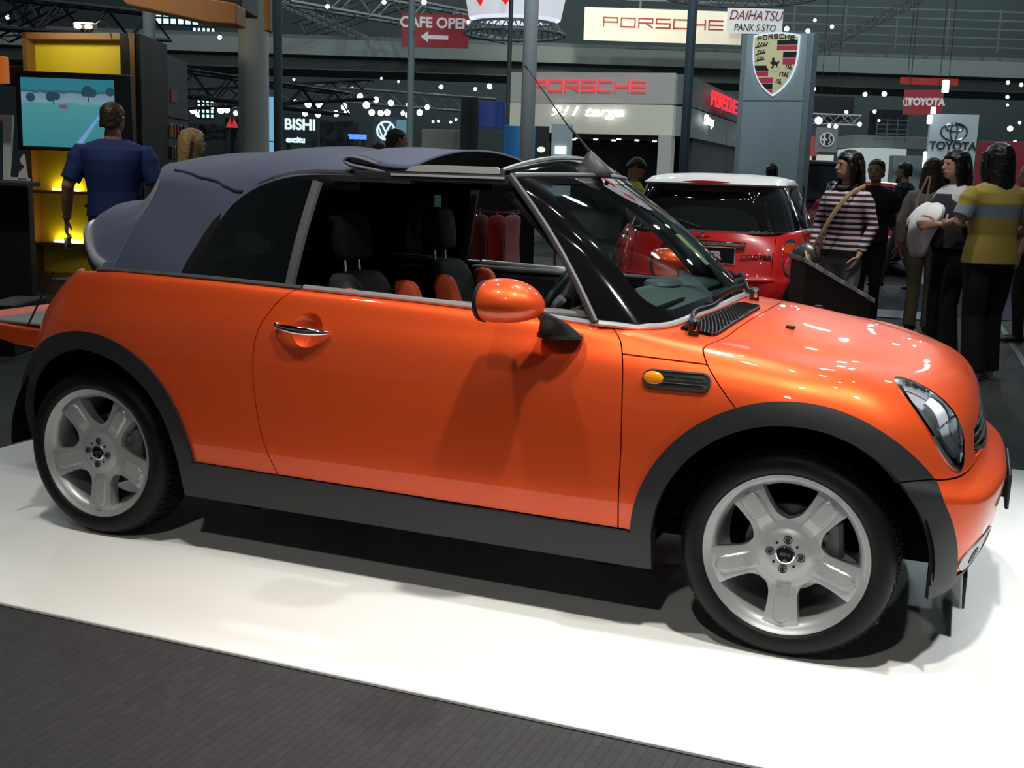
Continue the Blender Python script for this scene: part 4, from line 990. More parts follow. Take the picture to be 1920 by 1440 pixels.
    for sd in ('near', 'far'):
        A = clip(soup(GRID, GN, u1=4*NU, v1=8*NV), tl); h = panel('tail_lamp', A, CHROME, c, off=.006, thick=.01, sides=sd)[0]
        for zc, rr, mt in ((.665, .058, mat('reversing_lens', (.42, .05, .04), .15, 0, 1)), (.745, .055, REDLENS), (.825, .050, mat('tail_amber', (.60, .07, .02), .12, 0, 1))):
            B = clip(clip(clip(A, lambda x, w, z: tl(x, w, z)-.18), lambda x, w, z: z-zc+.039), lambda x, w, z: zc+.039-z)
            if B: panel('lamp_lens', B, mt, h, off=.012, thick=.006, sides=sd)
    m = MB(); m.tube([(rearx(min(abs(y), .62), .565)-.014+(.02 if abs(y) > .6 else 0), y, .565) for y in np.linspace(-.62, .62, 21)], [(.012, .008)]*21, 6, upv=(0, 0, 1)); m.build('bumper_ledge', paint, c)
    for q in (-1, 1):
        m = MB(); m.tube([(rearx(.585, z)+.004, q*.59, z) for z in np.linspace(.575, .935, 14)], .0035, 5); m.build('tailgate_seam', GAP, c)
    m = MB(); m.cyl((-.60, -.06, .30), .035, .1, 16, 'x'); m.cyl((-.60, .06, .30), .035, .1, 16, 'x'); m.build('exhaust_tip', CHROME, c)
    m = MB(); m.tube([(-.385, .02, .965), (-.40, .20, 1.02), (-.385, .40, 1.03)], [(.012, .008)]*3, 6); m.build('rear_wiper', BLACK, c)
    m = MB(); m.cyl((.62, 0, 1.435), .022, .03, 12, r2=.012); m.tube([(.62, 0, 1.44), (.45, 0, 1.80)], .003, 6); m.build('aerial', BLACK, c)
    for s in (-1, 1): m = MB(); m.ball((1.67, s*.95, 1.0), .08, 14, 8, .9, 1.0, .75); m.tube([(1.72, s*.78, .93), (1.70, s*.9, .97)], .025, 8); m.build('door_mirror', paint, c)
    m = MB(); m.box((1.2, 0, .35), (2.4, 1.4, .15)); m.build('underbody', GAP, c)
    return c
DARKGL = mat('dark_tinted_glass', (.012, .014, .016), .04, 0, 1.0)
p = at(1482, 470, 9.5)
rzc = PI/2+.04; redcar = hatch((p[0]-(-.30*math.cos(rzc)+.715*math.sin(rzc)), p[1]-(-.30*math.sin(rzc)-.715*math.cos(rzc)), 0), rzc, RED, WHITE_PAINT, 'red hatchback with white roof, seen from behind beyond the windscreen')
def saloon(loc, rz, paint, label, name, suv=False):
    """larger car lofted from cross sections; x forward"""
    c = empty(name, loc, rz, label, 'car'); H = 1.82 if suv else 1.42; B = 1.10 if suv else .95
    st = [(-2.25, .45, .62, .70), (-2.2, .30, B-.12, .82), (-1.9, .24, B, .88), (-1.0, .22, B+.02, .90), (.6, .22, B, .90), (1.1, .22, B-.02, .90), (1.9, .24, B-.14, .86), (2.25, .30, B-.28, .76), (2.32, .42, .62, .66)]
    def rg(x, z0, z1, w): return [(x, w*math.copysign(abs(math.cos(a))**.45, math.cos(a)), (z0+z1)/2+(z1-z0)/2*math.copysign(abs(math.sin(a))**.55, math.sin(a))) for a in np.linspace(0, 2*PI, 33)[:-1]]
    m = MB(); m.rings([rg(*s) for s in st]); m.build('body', paint, c, smooth=60)
    top = [(-2.1 if suv else -1.7, B-.05, B+.02, .70), (-1.95 if suv else -1.25, B-.05, H-.10, .68), (-1.4 if suv else -.7, B-.05, H, .66), (.0, B-.05, H, .66), (.35, B-.05, H-.08, .66), (1.25, B-.05, B, .74)]
    m = MB(); m.rings([rg(*s) for s in top]); m.build('glasshouse', DARKGL, c, smooth=60)
    m = MB(); m.rings([[(x, w*math.sin(t), z+.03*(1-abs(math.sin(t))**3)) for t in np.linspace(-PI/2, PI/2, 13)] for x, w, z in ((-1.9 if suv else -1.2, .56, H-.09), (-1.3 if suv else -.7, .60, H-.015), (0, .60, H-.015), (.33, .56, H-.08))], cap=False, closed=False); m.build('roof', paint, c, solid=.02)
    for s in (-1, 1):
        m = MB(); m.tube([(1.22, s*.70, B+.01), (.33, s*.60, H-.06), (0, s*.60, H-.01)], .025, 8); m.tube([(-.5, s*.69, B), (-.45, s*.60, H-.03)], .03, 8); m.build('window_frame', SILVER, c)
        for x in (-1.42, 1.42):
            m = MB(); m.lathe([(.05, 0), (.2, .02), (.225, 0), (.30, -.01), (.34, .03), (.34, .2)], c=(0, 0, 0), n=32); w_ = m.build('wheel', RUBBER, c); w_.location = (x, s*.90, .34); w_.rotation_euler = (0, 0, 0 if s < 0 else PI)
            m = MB(); m.lathe([(.001, -.004), (.06, -.004), (.21, .012)], n=24); m.build('hubcap', ALLOY, w_)
        m = MB(); m.ball((2.16, s*.60, B-.28), .13, 14, 8, .5, 1.2, .6); m.build('headlamp', CHROME, c, smooth=180)
        m = MB(); m.ball((-2.2, s*.66, B-.2), .10, 12, 8, .4, 1, 1.4); m.build('tail_lamp', REDLENS, c, smooth=180)
    return c
DKPAINT = mat('black_car_paint', (.012, .014, .015), .25, .2, 1.0)
a = at(1500, 340, 24.9); saloon((a[0], a[1], 0), HROT+PI/2, DKPAINT, 'black off-road car behind the red hatchback, only its side window in view', 'off_road_car', True)
a = at(1625, 400, 20.0); saloon((a[0], a[1], 0), HROT-PI/2-.12, mat('dark_red_paint', (.30, .012, .012), .3, 0, 1.0), 'dark red car with black windscreen behind the woman in the striped sweater', 'saloon_car')
# ------------------------------------------------------------------ setting
def node_floor():
    m = mat('dark_carpet', (.03, .03, .032), .8); nt = m.node_tree; b = nt.nodes['Principled BSDF']
    tc = nt.nodes.new('ShaderNodeTexCoord'); mp = nt.nodes.new('ShaderNodeMapping'); mp.inputs['Rotation'].default_value = (0, 0, PI/2+.02)
    nt.links.new(tc.outputs['Object'], mp.inputs[0])
    br = nt.nodes.new('ShaderNodeTexBrick'); br.inputs['Scale'].default_value = 11; br.inputs['Mortar Size'].default_value = .012; br.offset = .37; br.inputs['Brick Width'].default_value = .9; br.inputs['Row Height'].default_value = .30
    br.inputs['Color1'].default_value = (.040, .039, .041, 1); br.inputs['Color2'].default_value = (.033, .032, .034, 1); br.inputs['Mortar'].default_value = (.014, .014, .015, 1)
    b2 = nt.nodes.new('ShaderNodeTexBrick'); b2.inputs['Scale'].default_value = 60; b2.inputs['Mortar Size'].default_value = .02; b2.inputs['Brick Width'].default_value = 1.6; b2.inputs['Row Height'].default_value = .28
    b2.inputs['Color1'].default_value = (1, 1, 1, 1); b2.inputs['Color2'].default_value = (.86, .86, .86, 1); b2.inputs['Mortar'].default_value = (.55, .55, .55, 1)
    nz = nt.nodes.new('ShaderNodeTexNoise'); nz.inputs['Scale'].default_value = 2.5
    mx = nt.nodes.new('ShaderNodeMix'); mx.data_type = 'RGBA'; mx.blend_type = 'MULTIPLY'; mx.inputs[0].default_value = .7
    nt.links.new(mp.outputs[0], br.inputs['Vector']); nt.links.new(mp.outputs[0], b2.inputs['Vector']); nt.links.new(br.outputs[0], mx.inputs[6]); nt.links.new(b2.outputs[0], mx.inputs[7]); nt.links.new(mx.outputs[2], b.inputs['Base Color']); return m
CARPET = node_floor()
def st(name, m, mt, **k): o = m.build(name, mt, **k); o['kind'] = 'structure'; return o
st('floor', MB().box((0, 20, -.062), (90, 90, .1)), CARPET, smooth=0)
PLAT = varied(mat('white_platform_vinyl', (.82, .83, .80), .42, spec=.4), (.80, .81, .78), (.86, .86, .84), 1.2)
m = MB(); m.box((1.95, .29, -.006), (6.5, 3.50, .012), bev=.003)
tag(m.build('display_platform', PLAT), 'low white vinyl platform under the orange convertible', 'platform')
SUITE = mat('hall_wall_grey', (.055, .070, .070), .85); DKW = mat('hall_dark', (.02, .026, .03), .9)
A0 = at(-300, 300, 50); A1 = at(2300, 300, 50)
def seg(m, p, q, z0, z1, th=.2):
    p = np.array(p[:2]); q = np.array(q[:2]); c = (p+q)/2; d = q-p; return m.box((c[0], c[1], (z0+z1)/2), (np.linalg.norm(d), th, z1-z0), math.atan2(d[1], d[0]))
st('wall_back', seg(MB(), A0, A1, -.02, 13), SUITE, smooth=0)
L0 = at(-900, 300, 8.5); L1 = at(-300, 300, 50); R0 = at(2900, 300, 7); R1 = at(2300, 300, 50)
st('wall_left', seg(MB(), L0, L1, -.02, 13), DKW, smooth=0); st('wall_right', seg(MB(), R0, R1, -.02, 13), SUITE, smooth=0)
st('ceiling', MB().box((0, 20, 12.9), (90, 90, .2)), mat('ceiling_dark', (.007, .008, .008), .95, spec=.1), smooth=0)
# coloured floor patches on the right
m = MB(); p = onfloor(1760, 560); m.box((p[0]+1.2, p[1]+.6, -.008), (3.4, 5.2, .006)); tag(m.build('blue_carpet', mat('blue_carpet', (.010, .016, .055), .85)), 'dark blue carpet area on the floor behind the standing women', 'carpet')
m = MB(); p = onfloor(1665, 590); m.box((p[0]-.1, p[1]+.15, -.004), (1.1, .8, .008)); tag(m.build('grey_floor_panel', mat('grey_panel', (.20, .22, .25), .5)), 'light grey floor panel between the convertible bonnet and the blue carpet', 'floor panel')
a = onfloor(1860, 585); b = onfloor(1935, 700); d = (b-a)[:2]; m = MB(); m.box(((a[0]+b[0])/2, (a[1]+b[1])/2, -.009), (np.linalg.norm(d)*1.3, .05, .004), math.atan2(d[1], d[0])); tag(m.build('floor_line', mat('line_grey', (.11, .11, .12), .6)), 'pale line across the dark floor at the far right', 'floor line')
# gallery: slab, fascia, parapet and rails
def balcony():
    g = at(-200, 100, 38); h = at(2250, 100, 38); z = lambda px, py, d=38: at(px, py, d)[2]
    gal = MB(); seg(gal, g, h, z(960, 150), z(960, 88), 3.0); o = st('trim_1', gal, mat('gallery_fascia', (.11, .125, .12), .7), smooth=0)
    gal = MB(); seg(gal, at(-200, 100, 36.2), at(2250, 100, 36.2), z(960, 116, 36.2), z(960, 86, 36.2), .3); st('trim_2', gal, mat('gallery_lip', (.20, .22, .205), .7), smooth=0)
    return g, h
balcony()
e = empty('gallery_railing', at(1650, 80, 36)*np.array([1, 1, 0])+np.array([0, 0, at(1650, 90, 36)[2]]), HROT, 'grey metal gallery railing running along the upper floor at right', 'railing')
zb = 0; S_ = pxm(36)
m = MB()
for k in range(5): m.box((-1.0, 0, .12+.26*k), (13.5, .04, .045))
m.build('rail', mat('rail_metal', (.13, .15, .155), .5, .3), e, smooth=0)
for k in range(9): m = MB(); m.box((-7.3+1.55*k, 0, .6), (.06, .06, 1.25)); m.build('post', mat('post_metal', (.12, .135, .14), .5, .3) if k == 0 else bpy.data.materials['post_metal'], e, smooth=0)
WIN = emis('glowing_window', (.55, .85, .9), 1.6)
for i, (x0, y0, x1, y1, nx, ny, lab) in enumerate(((362, 52, 404, 106, 5, 5, 0), (293, 22, 372, 46, 6, 2, 0), (370, 186, 402, 222, 4, 4, 0))):
    a = at(x0, y1, 47); b = at(x1, y0, 47); w_ = pxm(47)*(x1-x0); h_ = b[2]-a[2]; c = (a+b)/2
    m = MB(); m.box((0, 0, 0), (w_, .05, h_)); o = m.build('window_%d' % (i+1), WIN, smooth=0); o['kind'] = 'structure'; o.location = c; o.rotation_euler = (0, 0, HROT)
    m = MB()
    for k in range(nx+1): m.box((-w_/2+w_*k/nx, -.05, 0), (.07, .05, h_))
    for k in range(ny+1): m.box((0, -.05, -h_/2+h_*k/ny), (w_, .05, .07))
    m.build('window_frame', DKW, o, smooth=0)
# ------------------------------------------------------------------ columns
def column(px, w, d, col, label, ztop=12.6, rough=.5, metal=0, z0=-.012):
    p = at(px, 150, d); r = pxm(d)*w/2
    m = MB(); m.lathe([(r, z0-.0), (r, ztop)], axis='z', n=28, cap=True); o = m.build('column', mat('column_paint', col, rough, metal)); o.location = (p[0], p[1], 0)
    o2 = tag(o, label, 'column'); m = MB(); m.lathe([(r*1.5, z0), (r*1.5, .03), (r*1.1, .05)], axis='z', n=24, cap=True); m.build('base_plate', bpy.data.materials['post_metal'], o); return o2
column(476, 54, 13, (.70, .72, .70), 'thick pale grey round column behind the rear of the canvas top')
column(521, 16, 16, (.08, .11, .125), 'thin dark blue-grey pole just right of the thick pale column')
column(770, 12.5, 21, (.16, .20, .21), 'slim grey-green pole crossing the left end of the red CAFE OPEN sign')
column(992, 26, 15, (.36, .40, .41), 'mid-grey round column in front of the left end of the red-lettered fascia')
column(1291, 17, 15, (.06, .09, .115), 'dark steel-blue pole in front of the cream banner on the gallery')
column(954, 8, 22, (.05, .065, .07), 'thin dark upright left of the grey column at the fascia edge')
column(282, 22, 16, (.22, .25, .25), 'pale column rising behind the yellow shelving unit')
# ------------------------------------------------------------------ trusses
TRM = mat('black_truss', (.012, .013, .015), .5, .4); TRG = mat('grey_truss', (.15, .165, .165), .5, .3)
def truss(p, q, s, label, mt, n=None, group=None):
    p, q = np.array(p, float), np.array(q, float); L = np.linalg.norm(q-p); n = n or max(4, int(L/(s*1.1))); d = (q-p)/L
    side = np.cross(d, [0, 0, 1]); side /= np.linalg.norm(side); up = np.cross(side, d)
    c = [side*s/2+up*s/2, -side*s/2+up*s/2, -side*s/2-up*s/2, side*s/2-up*s/2]; e = empty('lighting_truss', tuple(p), 0, label, 'truss', group)
    m = MB()
    for k in c: m.tube([k, (q-p)+k], s*.07, 6, False)
    m.build('chord', mt, e, smooth=60); m = MB()
    for f in range(4):
        for i in range(n): a = d*L*i/n+c[(f+i) % 4 if 0 else f]; b = d*L*(i+1)/n+c[(f+1) % 4]; m.tube([a, b] if i % 2 == 0 else [d*L*i/n+c[(f+1) % 4], d*L*(i+1)/n+c[f]], s*.04, 5, False)
    m.build('bracing', mt, e, smooth=60); return e
truss(at(300, 150, 20), at(640, 195, 24), .42, 'black lattice truss sloping down behind the thick pale column', TRM)
truss(at(270, 190, 26), at(700, 168, 26), .40, 'lower black lattice truss above the cluster of spotlights at left', TRM)
truss(at(-60, 18, 14), at(300, 52, 17), .36, 'black truss over the top of the yellow shelving unit', TRM)
truss(at(0, 60, 20), at(120, 0, 18), .3, 'short black truss in the top left corner', TRM)
truss(at(530, -20, 28), at(960, 60, 34), .55, 'pale roof truss crossing the upper middle of the hall', TRG)
truss(at(560, 60, 40), at(760, -10, 34), .5, 'pale roof truss slanting up towards the slim pole', TRG)
truss(at(520, 2, 34), at(745, 100, 38), .16, 'thin pale diagonal tie running down to the slim pole', TRG)
truss(at(1530, 95, 30), at(1730, -5, 26), .14, 'thin diagonal tie above the crest pylon', TRG)
truss(at(1515, 222, 20), at(1612, 226, 20), .16, 'small white lattice under the black light box', mat('white_truss', (.45, .48, .5), .4, .3))
truss(at(640, 178, 30), at(930, 200, 30), .35, 'grey truss carrying the bright spotlights in the middle distance', TRG)
# ------------------------------------------------------------------ spotlights
LENSW = emis('lamp_lens_white', (.82, .90, 1.0), 9.0); HOUS = mat('lamp_housing', (.03, .03, .05), .5, .5)
proto = empty('spotlight', (0, 0, 0), 0, 'x', 'spotlight')
m = MB(); m.lathe([(.3, .9), (.62, .8), (.85, .35), (1.0, 0), (.93, .03)], axis='y', n=16, cap=False); m.build('lamp_can', HOUS, proto)
m = MB(); m.lathe([(.001, .02), (.5, .0), (.9, .06)], axis='y', n=16); m.build('lamp_glass', LENSW, proto)
m = MB(); m.tube([(0, .5, .8), (0, .5, 2.2)], .07, 6); m.box((0, .5, .85), (.5, .2, .15)); m.build('hanger', HOUS, proto)
L = [(362, 207, 9), (370, 215, 6), (398, 201, 5), (414, 207, 9), (425, 206, 8), (442, 212, 6), (552, 190, 6), (578, 195, 9), (600, 195, 11), (572, 213, 7), (596, 215, 7), (630, 213, 8), (645, 200, 9), (650, 211, 7), (675, 181, 8), (687, 197, 9), (697, 211, 8), (705, 187, 8), (714, 212, 8), (726, 211, 8), (733, 193, 8), (755, 212, 6), (763, 216, 6), (765, 196, 5), (787, 211, 8), (801, 201, 7)]
rnd = random.Random(3)
def lamp(px, py, s, d, label, group=None, first=[True]):
    o = proto if first[0] else copy_tree(proto); first[0] = False
    p = at(px, py, d); k = pxm(d)*s*(.78 if d < 28.5 and d > 25.5 else .62); o.location = p; o.scale = (k, k, k); o.rotation_euler = (rnd.uniform(-.25, .15), 0, HROT+rnd.uniform(-.5, .5)); o['label'] = label; o['category'] = 'spotlight'
    if group: o['group'] = group
    elif 'group' in o: del o['group']
    return o
for px, py, s in L: lamp(px, py, s, 27+rnd.uniform(-1, 1), 'glaring bluish-white spotlight in the far cluster above the dark stands at left and centre', 'far spotlight cluster at left and centre')
for px, py, s in ((551, 149, 4), (595, 156, 6), (661, 166, 5), (715, 147, 4), (747, 153, 4), (827, 163, 7), (891, 167, 6), (918, 162, 9), (905, 227, 5), (812, 228, 4), (822, 227, 4), (845, 229, 4), (855, 224, 4)):
    lamp(px, py, s, 31, 'small white hall lamp hanging under the gallery, left of the red-lettered fascia', 'hall lamps under the gallery at centre')
for px, py, s in ((1523, 167, 11), (1517, 233, 9), (1535, 226, 12), (1555, 236, 6), (1567, 237, 7), (1612, 233, 7), (1587, 210, 6), (1648, 226, 4)):
    lamp(px, py, s, 19, 'bluish-white spotlight on the black rig right of the crest pylon', 'spotlights on the rig right of the crest pylon')
for px, py, s in ((1622, 177, 7), (1658, 176, 8), (1640, 209, 6)): lamp(px, py, s, 24, 'chrome-hooded spotlight pointing down right of the black light box', 'hooded spotlights right of the light box')
for px, py, s in ((1894, 241, 9), (1903, 268, 9), (1912, 230, 5), (1890, 155, 6), (1915, 159, 6), (1889, 182, 6), (1889, 197, 4)): lamp(px, py, s, 22, 'spotlight at the right edge of the hall above the yellow-shirted woman', 'spotlights at the right edge')
for px, py, s in ((1475, 54, 8), (1515, 58, 8), (1560, 50, 6), (1528, 38, 5)): lamp(px, py, s, 24, 'spotlight on the curved silver truss above the crest pylon', 'spotlights above the crest pylon')
for px, py, s, lb in ((614, 12, 7, 'single spotlight high up above the CAFE OPEN sign to its left'), (425, 30, 12, 'spotlight shining on the orange beam left of the thick pale column'), (412, 70, 7, 'dark blue-rimmed spotlight in front of the glowing grid window'), (14, 32, 7, 'blue-rimmed spotlight in the top left corner'), (795, 4, 9, 'spotlight cut by the top frame edge above the CAFE OPEN sign'), (720, 4, 7, 'spotlight at the top frame edge left of the slim pole'), (878, 41, 5, 'small lamp at the upper right corner of the CAFE OPEN sign'), (1775, 231, 4, 'tiny lamp beside the white pylon top')):
    lamp(px, py, s, 20, lb)
TUBE = emis('tube_white', (.85, .9, 1), 6)
for px, py, w, h, lb in ((1773, 162, 11, 22, 'short upright light tube beside the red hanging sign'), (1750, 207, 8, 12, 'small light box at the top left corner of the white pylon'), (1743, 224, 8, 16, 'second light box below the first on the white pylon edge'), (1733, 308, 5, 46, 'tall thin light tube down the left edge of the white pylon')):
    p = at(px, py, 16.4); m = MB(); m.box((0, 0, 0), (pxm(16.4)*w, .05, pxm(16.4)*h), bev=.01); o = m.build('light_tube', TUBE); o.location = p; o.rotation_euler = (0, 0, HROT); tag(o, lb, 'light')
# ------------------------------------------------------------------ crest pylon
d = 17.0; U = pxm(d)
base = at(1447, 300, d); R_ = HROT-.46
py = empty('crest_pylon', (base[0], base[1], -.012), R_, 'tall blue-grey pylon carrying a shield-shaped crest', 'pylon')
PG_ = mat('pylon_blue_grey', (.30, .37, .40), .5, 0); PG2 = mat('pylon_edge_grey', (.20, .26, .28), .5, 0)
ztop = at(1447, 64, d)[2]; wP = 1.02
m = MB(); m.box((0, 0, ztop/2), (wP, .34, ztop)); m.build('pylon_body', PG2, py, bevel=.01)
m = MB(); m.box((0, -.18, ztop*.5+.0), (wP-.16, .03, ztop-.02)); pf = m.build('front_panel', PG_, py, smooth=0)
zs_ = at(1447, 189, d)[2]; m = MB(); m.box((0, -.197, zs_), (wP-.16, .006, .012)); m.build('panel_joint', GAP, pf, smooth=0)
zc = at(1449, 122, d)[2]; hh = .43; ww = .33
cr_ = empty('crest'); cr_.parent = py; cr_.location = (0, -.20, zc)
def shield(k, h=hh, w=ww): 
    pts = []
    for t in np.linspace(-1, 1, 11): pts.append((w*t*k, h*(.93+.10*(1-t*t))*k))
    for t in np.linspace(0, 1, 14)[1:]: pts.append((w*k*max(0, 1-t**3.6)**.92, (h*.93-h*1.95*t)*k))
    for t in np.linspace(1, 0, 14)[1:-1]: pts.append((-w*k*max(0, 1-t**3.6)**.92, (h*.93-h*1.95*t)*k))
    return pts[::-1]
m = MB(); m.prism(shield(1.0), -.03, 0, 'xz'); m.build('crest_rim', emis('crest_white_edge', (.75, .85, .95), .9), cr_, smooth=0)
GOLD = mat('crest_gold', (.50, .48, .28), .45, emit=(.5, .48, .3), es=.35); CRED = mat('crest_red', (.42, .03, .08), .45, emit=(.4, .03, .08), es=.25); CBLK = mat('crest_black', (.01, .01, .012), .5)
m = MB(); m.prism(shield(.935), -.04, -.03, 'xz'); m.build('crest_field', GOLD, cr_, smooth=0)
SH = shield(.93)
def inshield(x0, x1, z0, z1):
    """rectangle cut to the shield outline"""
    poly = [(x0, z0), (x1, z0), (x1, z1), (x0, z1)]
    S2 = SH if sum(SH[i][0]*SH[(i+1) % len(SH)][1]-SH[(i+1) % len(SH)][0]*SH[i][1] for i in range(len(SH))) > 0 else SH[::-1]
    for i in range(len(S2)):
        a, b = S2[i], S2[(i+1) % len(S2)]; out = []
        f = lambda p: (b[0]-a[0])*(p[1]-a[1])-(b[1]-a[1])*(p[0]-a[0])
        if abs(b[0]-a[0])+abs(b[1]-a[1]) < 1e-9: continue
        for j in range(len(poly)):
            p, q = poly[j], poly[(j+1) % len(poly)]; fp, fq = f(p), f(q)
            if fp >= 0: out.append(p)
            if fp*fq < 0: t = fp/(fp-fq); out.append((p[0]+(q[0]-p[0])*t, p[1]+(q[1]-p[1])*t))
        poly = out
        if len(poly) < 3: return None
    return poly
def bars(x0, x1, z0, z1, n, start):
    for k in range(n):
        a = z0+(z1-z0)*k/n; b = z0+(z1-z0)*(k+1)/n; P = inshield(x0, x1, a+.004, b-.004)
        if P: m = MB(); m.prism(P, -.045, -.038, 'xz'); m.build('crest_bar', CRED if (k+start) % 2 == 0 else CBLK, cr_, smooth=0)
bars(.02, .33, .19, .335, 2, 0); bars(.115, .33, -.005, .175, 2, 0); bars(-.33, -.08, -.165, -.01, 2, 0); bars(-.33, -.005, -.43, -.175, 3, 0)
m = MB(); m.cyl((0, -.042, .02), .118, .012, 24, 'y'); m.build('crest_centre', GOLD, cr_, smooth=0)
m = MB(); bl = [(-.045, -.055), (-.02, -.035), (-.03, -.01), (-.05, .0), (-.06, .03), (-.045, .02), (-.03, .03), (-.035, .06), (-.02, .085), (0, .078), (-.005, .055), (.01, .03), (.04, .02), (.062, .045), (.068, .01), (.05, -.005), (.045, -.03), (.055, -.06), (.035, -.04), (.02, -.015), (-.005, -.02), (.0, -.045), (-.02, -.065)]
m.prism([(x*1.05, z+.01) for x, z in bl][::-1], -.056, -.048, 'xz'); m.build('prancing_horse', CBLK, cr_, smooth=0)
for (x, z, sc, n) in ((-.205, .255, 1, 4), (-.205, .155, .85, 3), (-.21, .065, .8, 3), (.20, -.05, -.7, 3), (.13, -.15, -.9, 4), (.07, -.25, -.6, 3)):
    m = MB(); m.tube([(x-.085*sc, -.048, z-.02), (x, -.048, z), (x+.08*abs(sc)*(1 if sc > 0 else 1), -.048, z+.01)], .009, 6)
    for k in range(n): xx = x-.05*abs(sc)+.04*k*abs(sc); m.tube([(xx, -.048, z), (xx+.01, -.048, z+.035), (xx+.025, -.048, z+.045)], .007, 5)
    m.build('antler', CBLK, cr_, smooth=60)
for i, chx in enumerate('PORSCHE'):
    x = -.235+.078*i; blocky('crest_letter', chx, .050, .050, .012, CBLK, cr_, (x, -.05, .345+.040*(1-(x/.30)**2)), (PI/2, 0, 0), .004)
# ------------------------------------------------------------------ fascia building with neon lettering
CREAM = mat('fascia_cream', (.50, .50, .42), .5, emit=(.95, .92, .75), es=.14); FGREY = mat('fascia_grey', (.32, .33, .31), .5, emit=(.8, .82, .75), es=.10); NEON = emis('red_neon', (1.0, .03, .06), .95); WNEON = emis('white_neon', (.95, 1, .98), 2.6)  # grey fascia has a faint glow in place of light falling on it
F0 = at(953, 200, 23.6); F1 = at(1266, 200, 22.6); F3 = at(1400, 230, 31)
def zat(px, py, P): 
    d_ = float((P-CAM) @ F2); return at(px, py, d_)[2]
bd = empty('car_stand_building', ((F0+F1)/2)*np.array([1, 1, 0]), 0, 'cream and grey stand building with red neon letters on its fascia', 'building'); org = np.array(bd.location)
def bseg(name, P, Q, z0, z1, th, mt, par=bd, off=0.0):
    d_ = (Q-P)[:2]; n_ = np.array([d_[1], -d_[0]])/np.linalg.norm(d_)*off; m = MB(); seg(m, (P-org)[:2]+n_, (Q-org)[:2]+n_, z0, z1, th); return m.build(name, mt, par, smooth=0)
zA, zB, zC = zat(1100, 137, (F0+F1)/2), zat(1100, 194, (F0+F1)/2), zat(1100, 251, (F0+F1)/2)
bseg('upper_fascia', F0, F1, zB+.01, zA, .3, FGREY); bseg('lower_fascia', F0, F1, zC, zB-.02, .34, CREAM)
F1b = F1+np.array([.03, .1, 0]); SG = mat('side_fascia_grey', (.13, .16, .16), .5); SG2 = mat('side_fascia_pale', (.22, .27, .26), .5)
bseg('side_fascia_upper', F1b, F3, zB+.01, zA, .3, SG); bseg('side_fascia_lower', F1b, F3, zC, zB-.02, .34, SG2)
dr = (F1-F0)[:2]/np.linalg.norm((F1-F0)[:2]); ang = math.atan2(dr[1], dr[0]); nrm = np.array([dr[1], -dr[0], 0])
pc = at(1108, 163, 23.1)-org+nrm*.22; blocky('neon_lettering', 'PORSCHE', pxm(23.1)*208, pxm(23.1)*17, .024, NEON, bd, tuple(pc), (PI/2, 0, ang), .02)
pc = at(1104, 211, 23.1)-org+nrm*.25; text('script_lettering', '911 targa', tuple(pc), .27, WNEON, bd, rot=(PI/2, 0, ang), ext=.01, sx=1.45, shear=.35, bold=.004)
ds_ = (F3-F1)[:2]/np.linalg.norm((F3-F1)[:2]); an2 = math.atan2(ds_[1], ds_[0]); n2 = np.array([ds_[1], -ds_[0], 0])
q = F1+(F3-F1)*.42-org; blocky('side_neon_lettering', 'PORSCHE', 3.2, .26, .05, NEON, bd, (q[0]+n2[0]*.3, q[1]+n2[1]*.3, (zA+zB)/2), (PI/2, 0, an2), .02)
q = F1+(F3-F1)*.22-org; text('side_script', '911 targa', (q[0]+n2[0]*.3, q[1]+n2[1]*.3, (zB+zC)/2+.1), .28, WNEON, bd, rot=(PI/2, 0, an2), ext=.01, shear=.35, bold=.003)
q = F1+(F3-F1)*.80-org; text('side_script', '911', (q[0]+n2[0]*.3, q[1]+n2[1]*.3, (zB+zC)/2), .28, WNEON, bd, rot=(PI/2, 0, an2), ext=.01, shear=.35, bold=.003)
F1c = F1-(F1-F0)*.075; bseg('corner_pier', F1c, F1, -.012, zC, .4, FGREY); F0c = F0+(F1-F0)*.03; bseg('corner_pier', F0, F0c, -.012, zC, .4, FGREY)
back = np.array([-nrm[0], -nrm[1], 0])*3.2
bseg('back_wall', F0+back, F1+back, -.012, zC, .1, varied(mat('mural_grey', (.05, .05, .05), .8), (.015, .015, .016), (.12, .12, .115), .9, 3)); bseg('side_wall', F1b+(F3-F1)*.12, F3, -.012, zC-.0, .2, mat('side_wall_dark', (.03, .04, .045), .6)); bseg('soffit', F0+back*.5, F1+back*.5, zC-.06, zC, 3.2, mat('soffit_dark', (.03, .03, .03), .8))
for k in range(10):
    q = F0+(F1-F0)*(.14+.085*k)+back*(.15+.25*(k % 3)/2)-org; m = MB(); m.cyl((q[0], q[1], zC-.075), .045, .02, 12); m.build('downlight', emis('downlight', (1, .97, .85), 9) if k == 0 else bpy.data.materials['downlight'], bd)
g = empty('information_kiosk', at(1030, 290, 21.5)*np.array([1, 1, 0]), HROT, 'black and white kiosk with an oval green sign below the cream fascia', 'kiosk'); zk = lambda y: at(1030, y, 21.5)[2]; u = pxm(21.5)
m = MB(); m.box((-.16, 0, zk(300)), (u*28, .1, 1.2)); m.build('black_panel', BLACK, g, smooth=0)
m = MB(); m.box((.22, 0, zk(300)), (u*38, .1, 1.3)); m.build('white_panel', mat('kiosk_white', (.40, .46, .48), .5), g, smooth=0)
m = MB(); m.box((.20, -.07, zk(281)), (u*20, .02, u*14)); m.build('bright_screen', emis('kiosk_screen', (.8, .95, 1), 1.8), g, smooth=0)
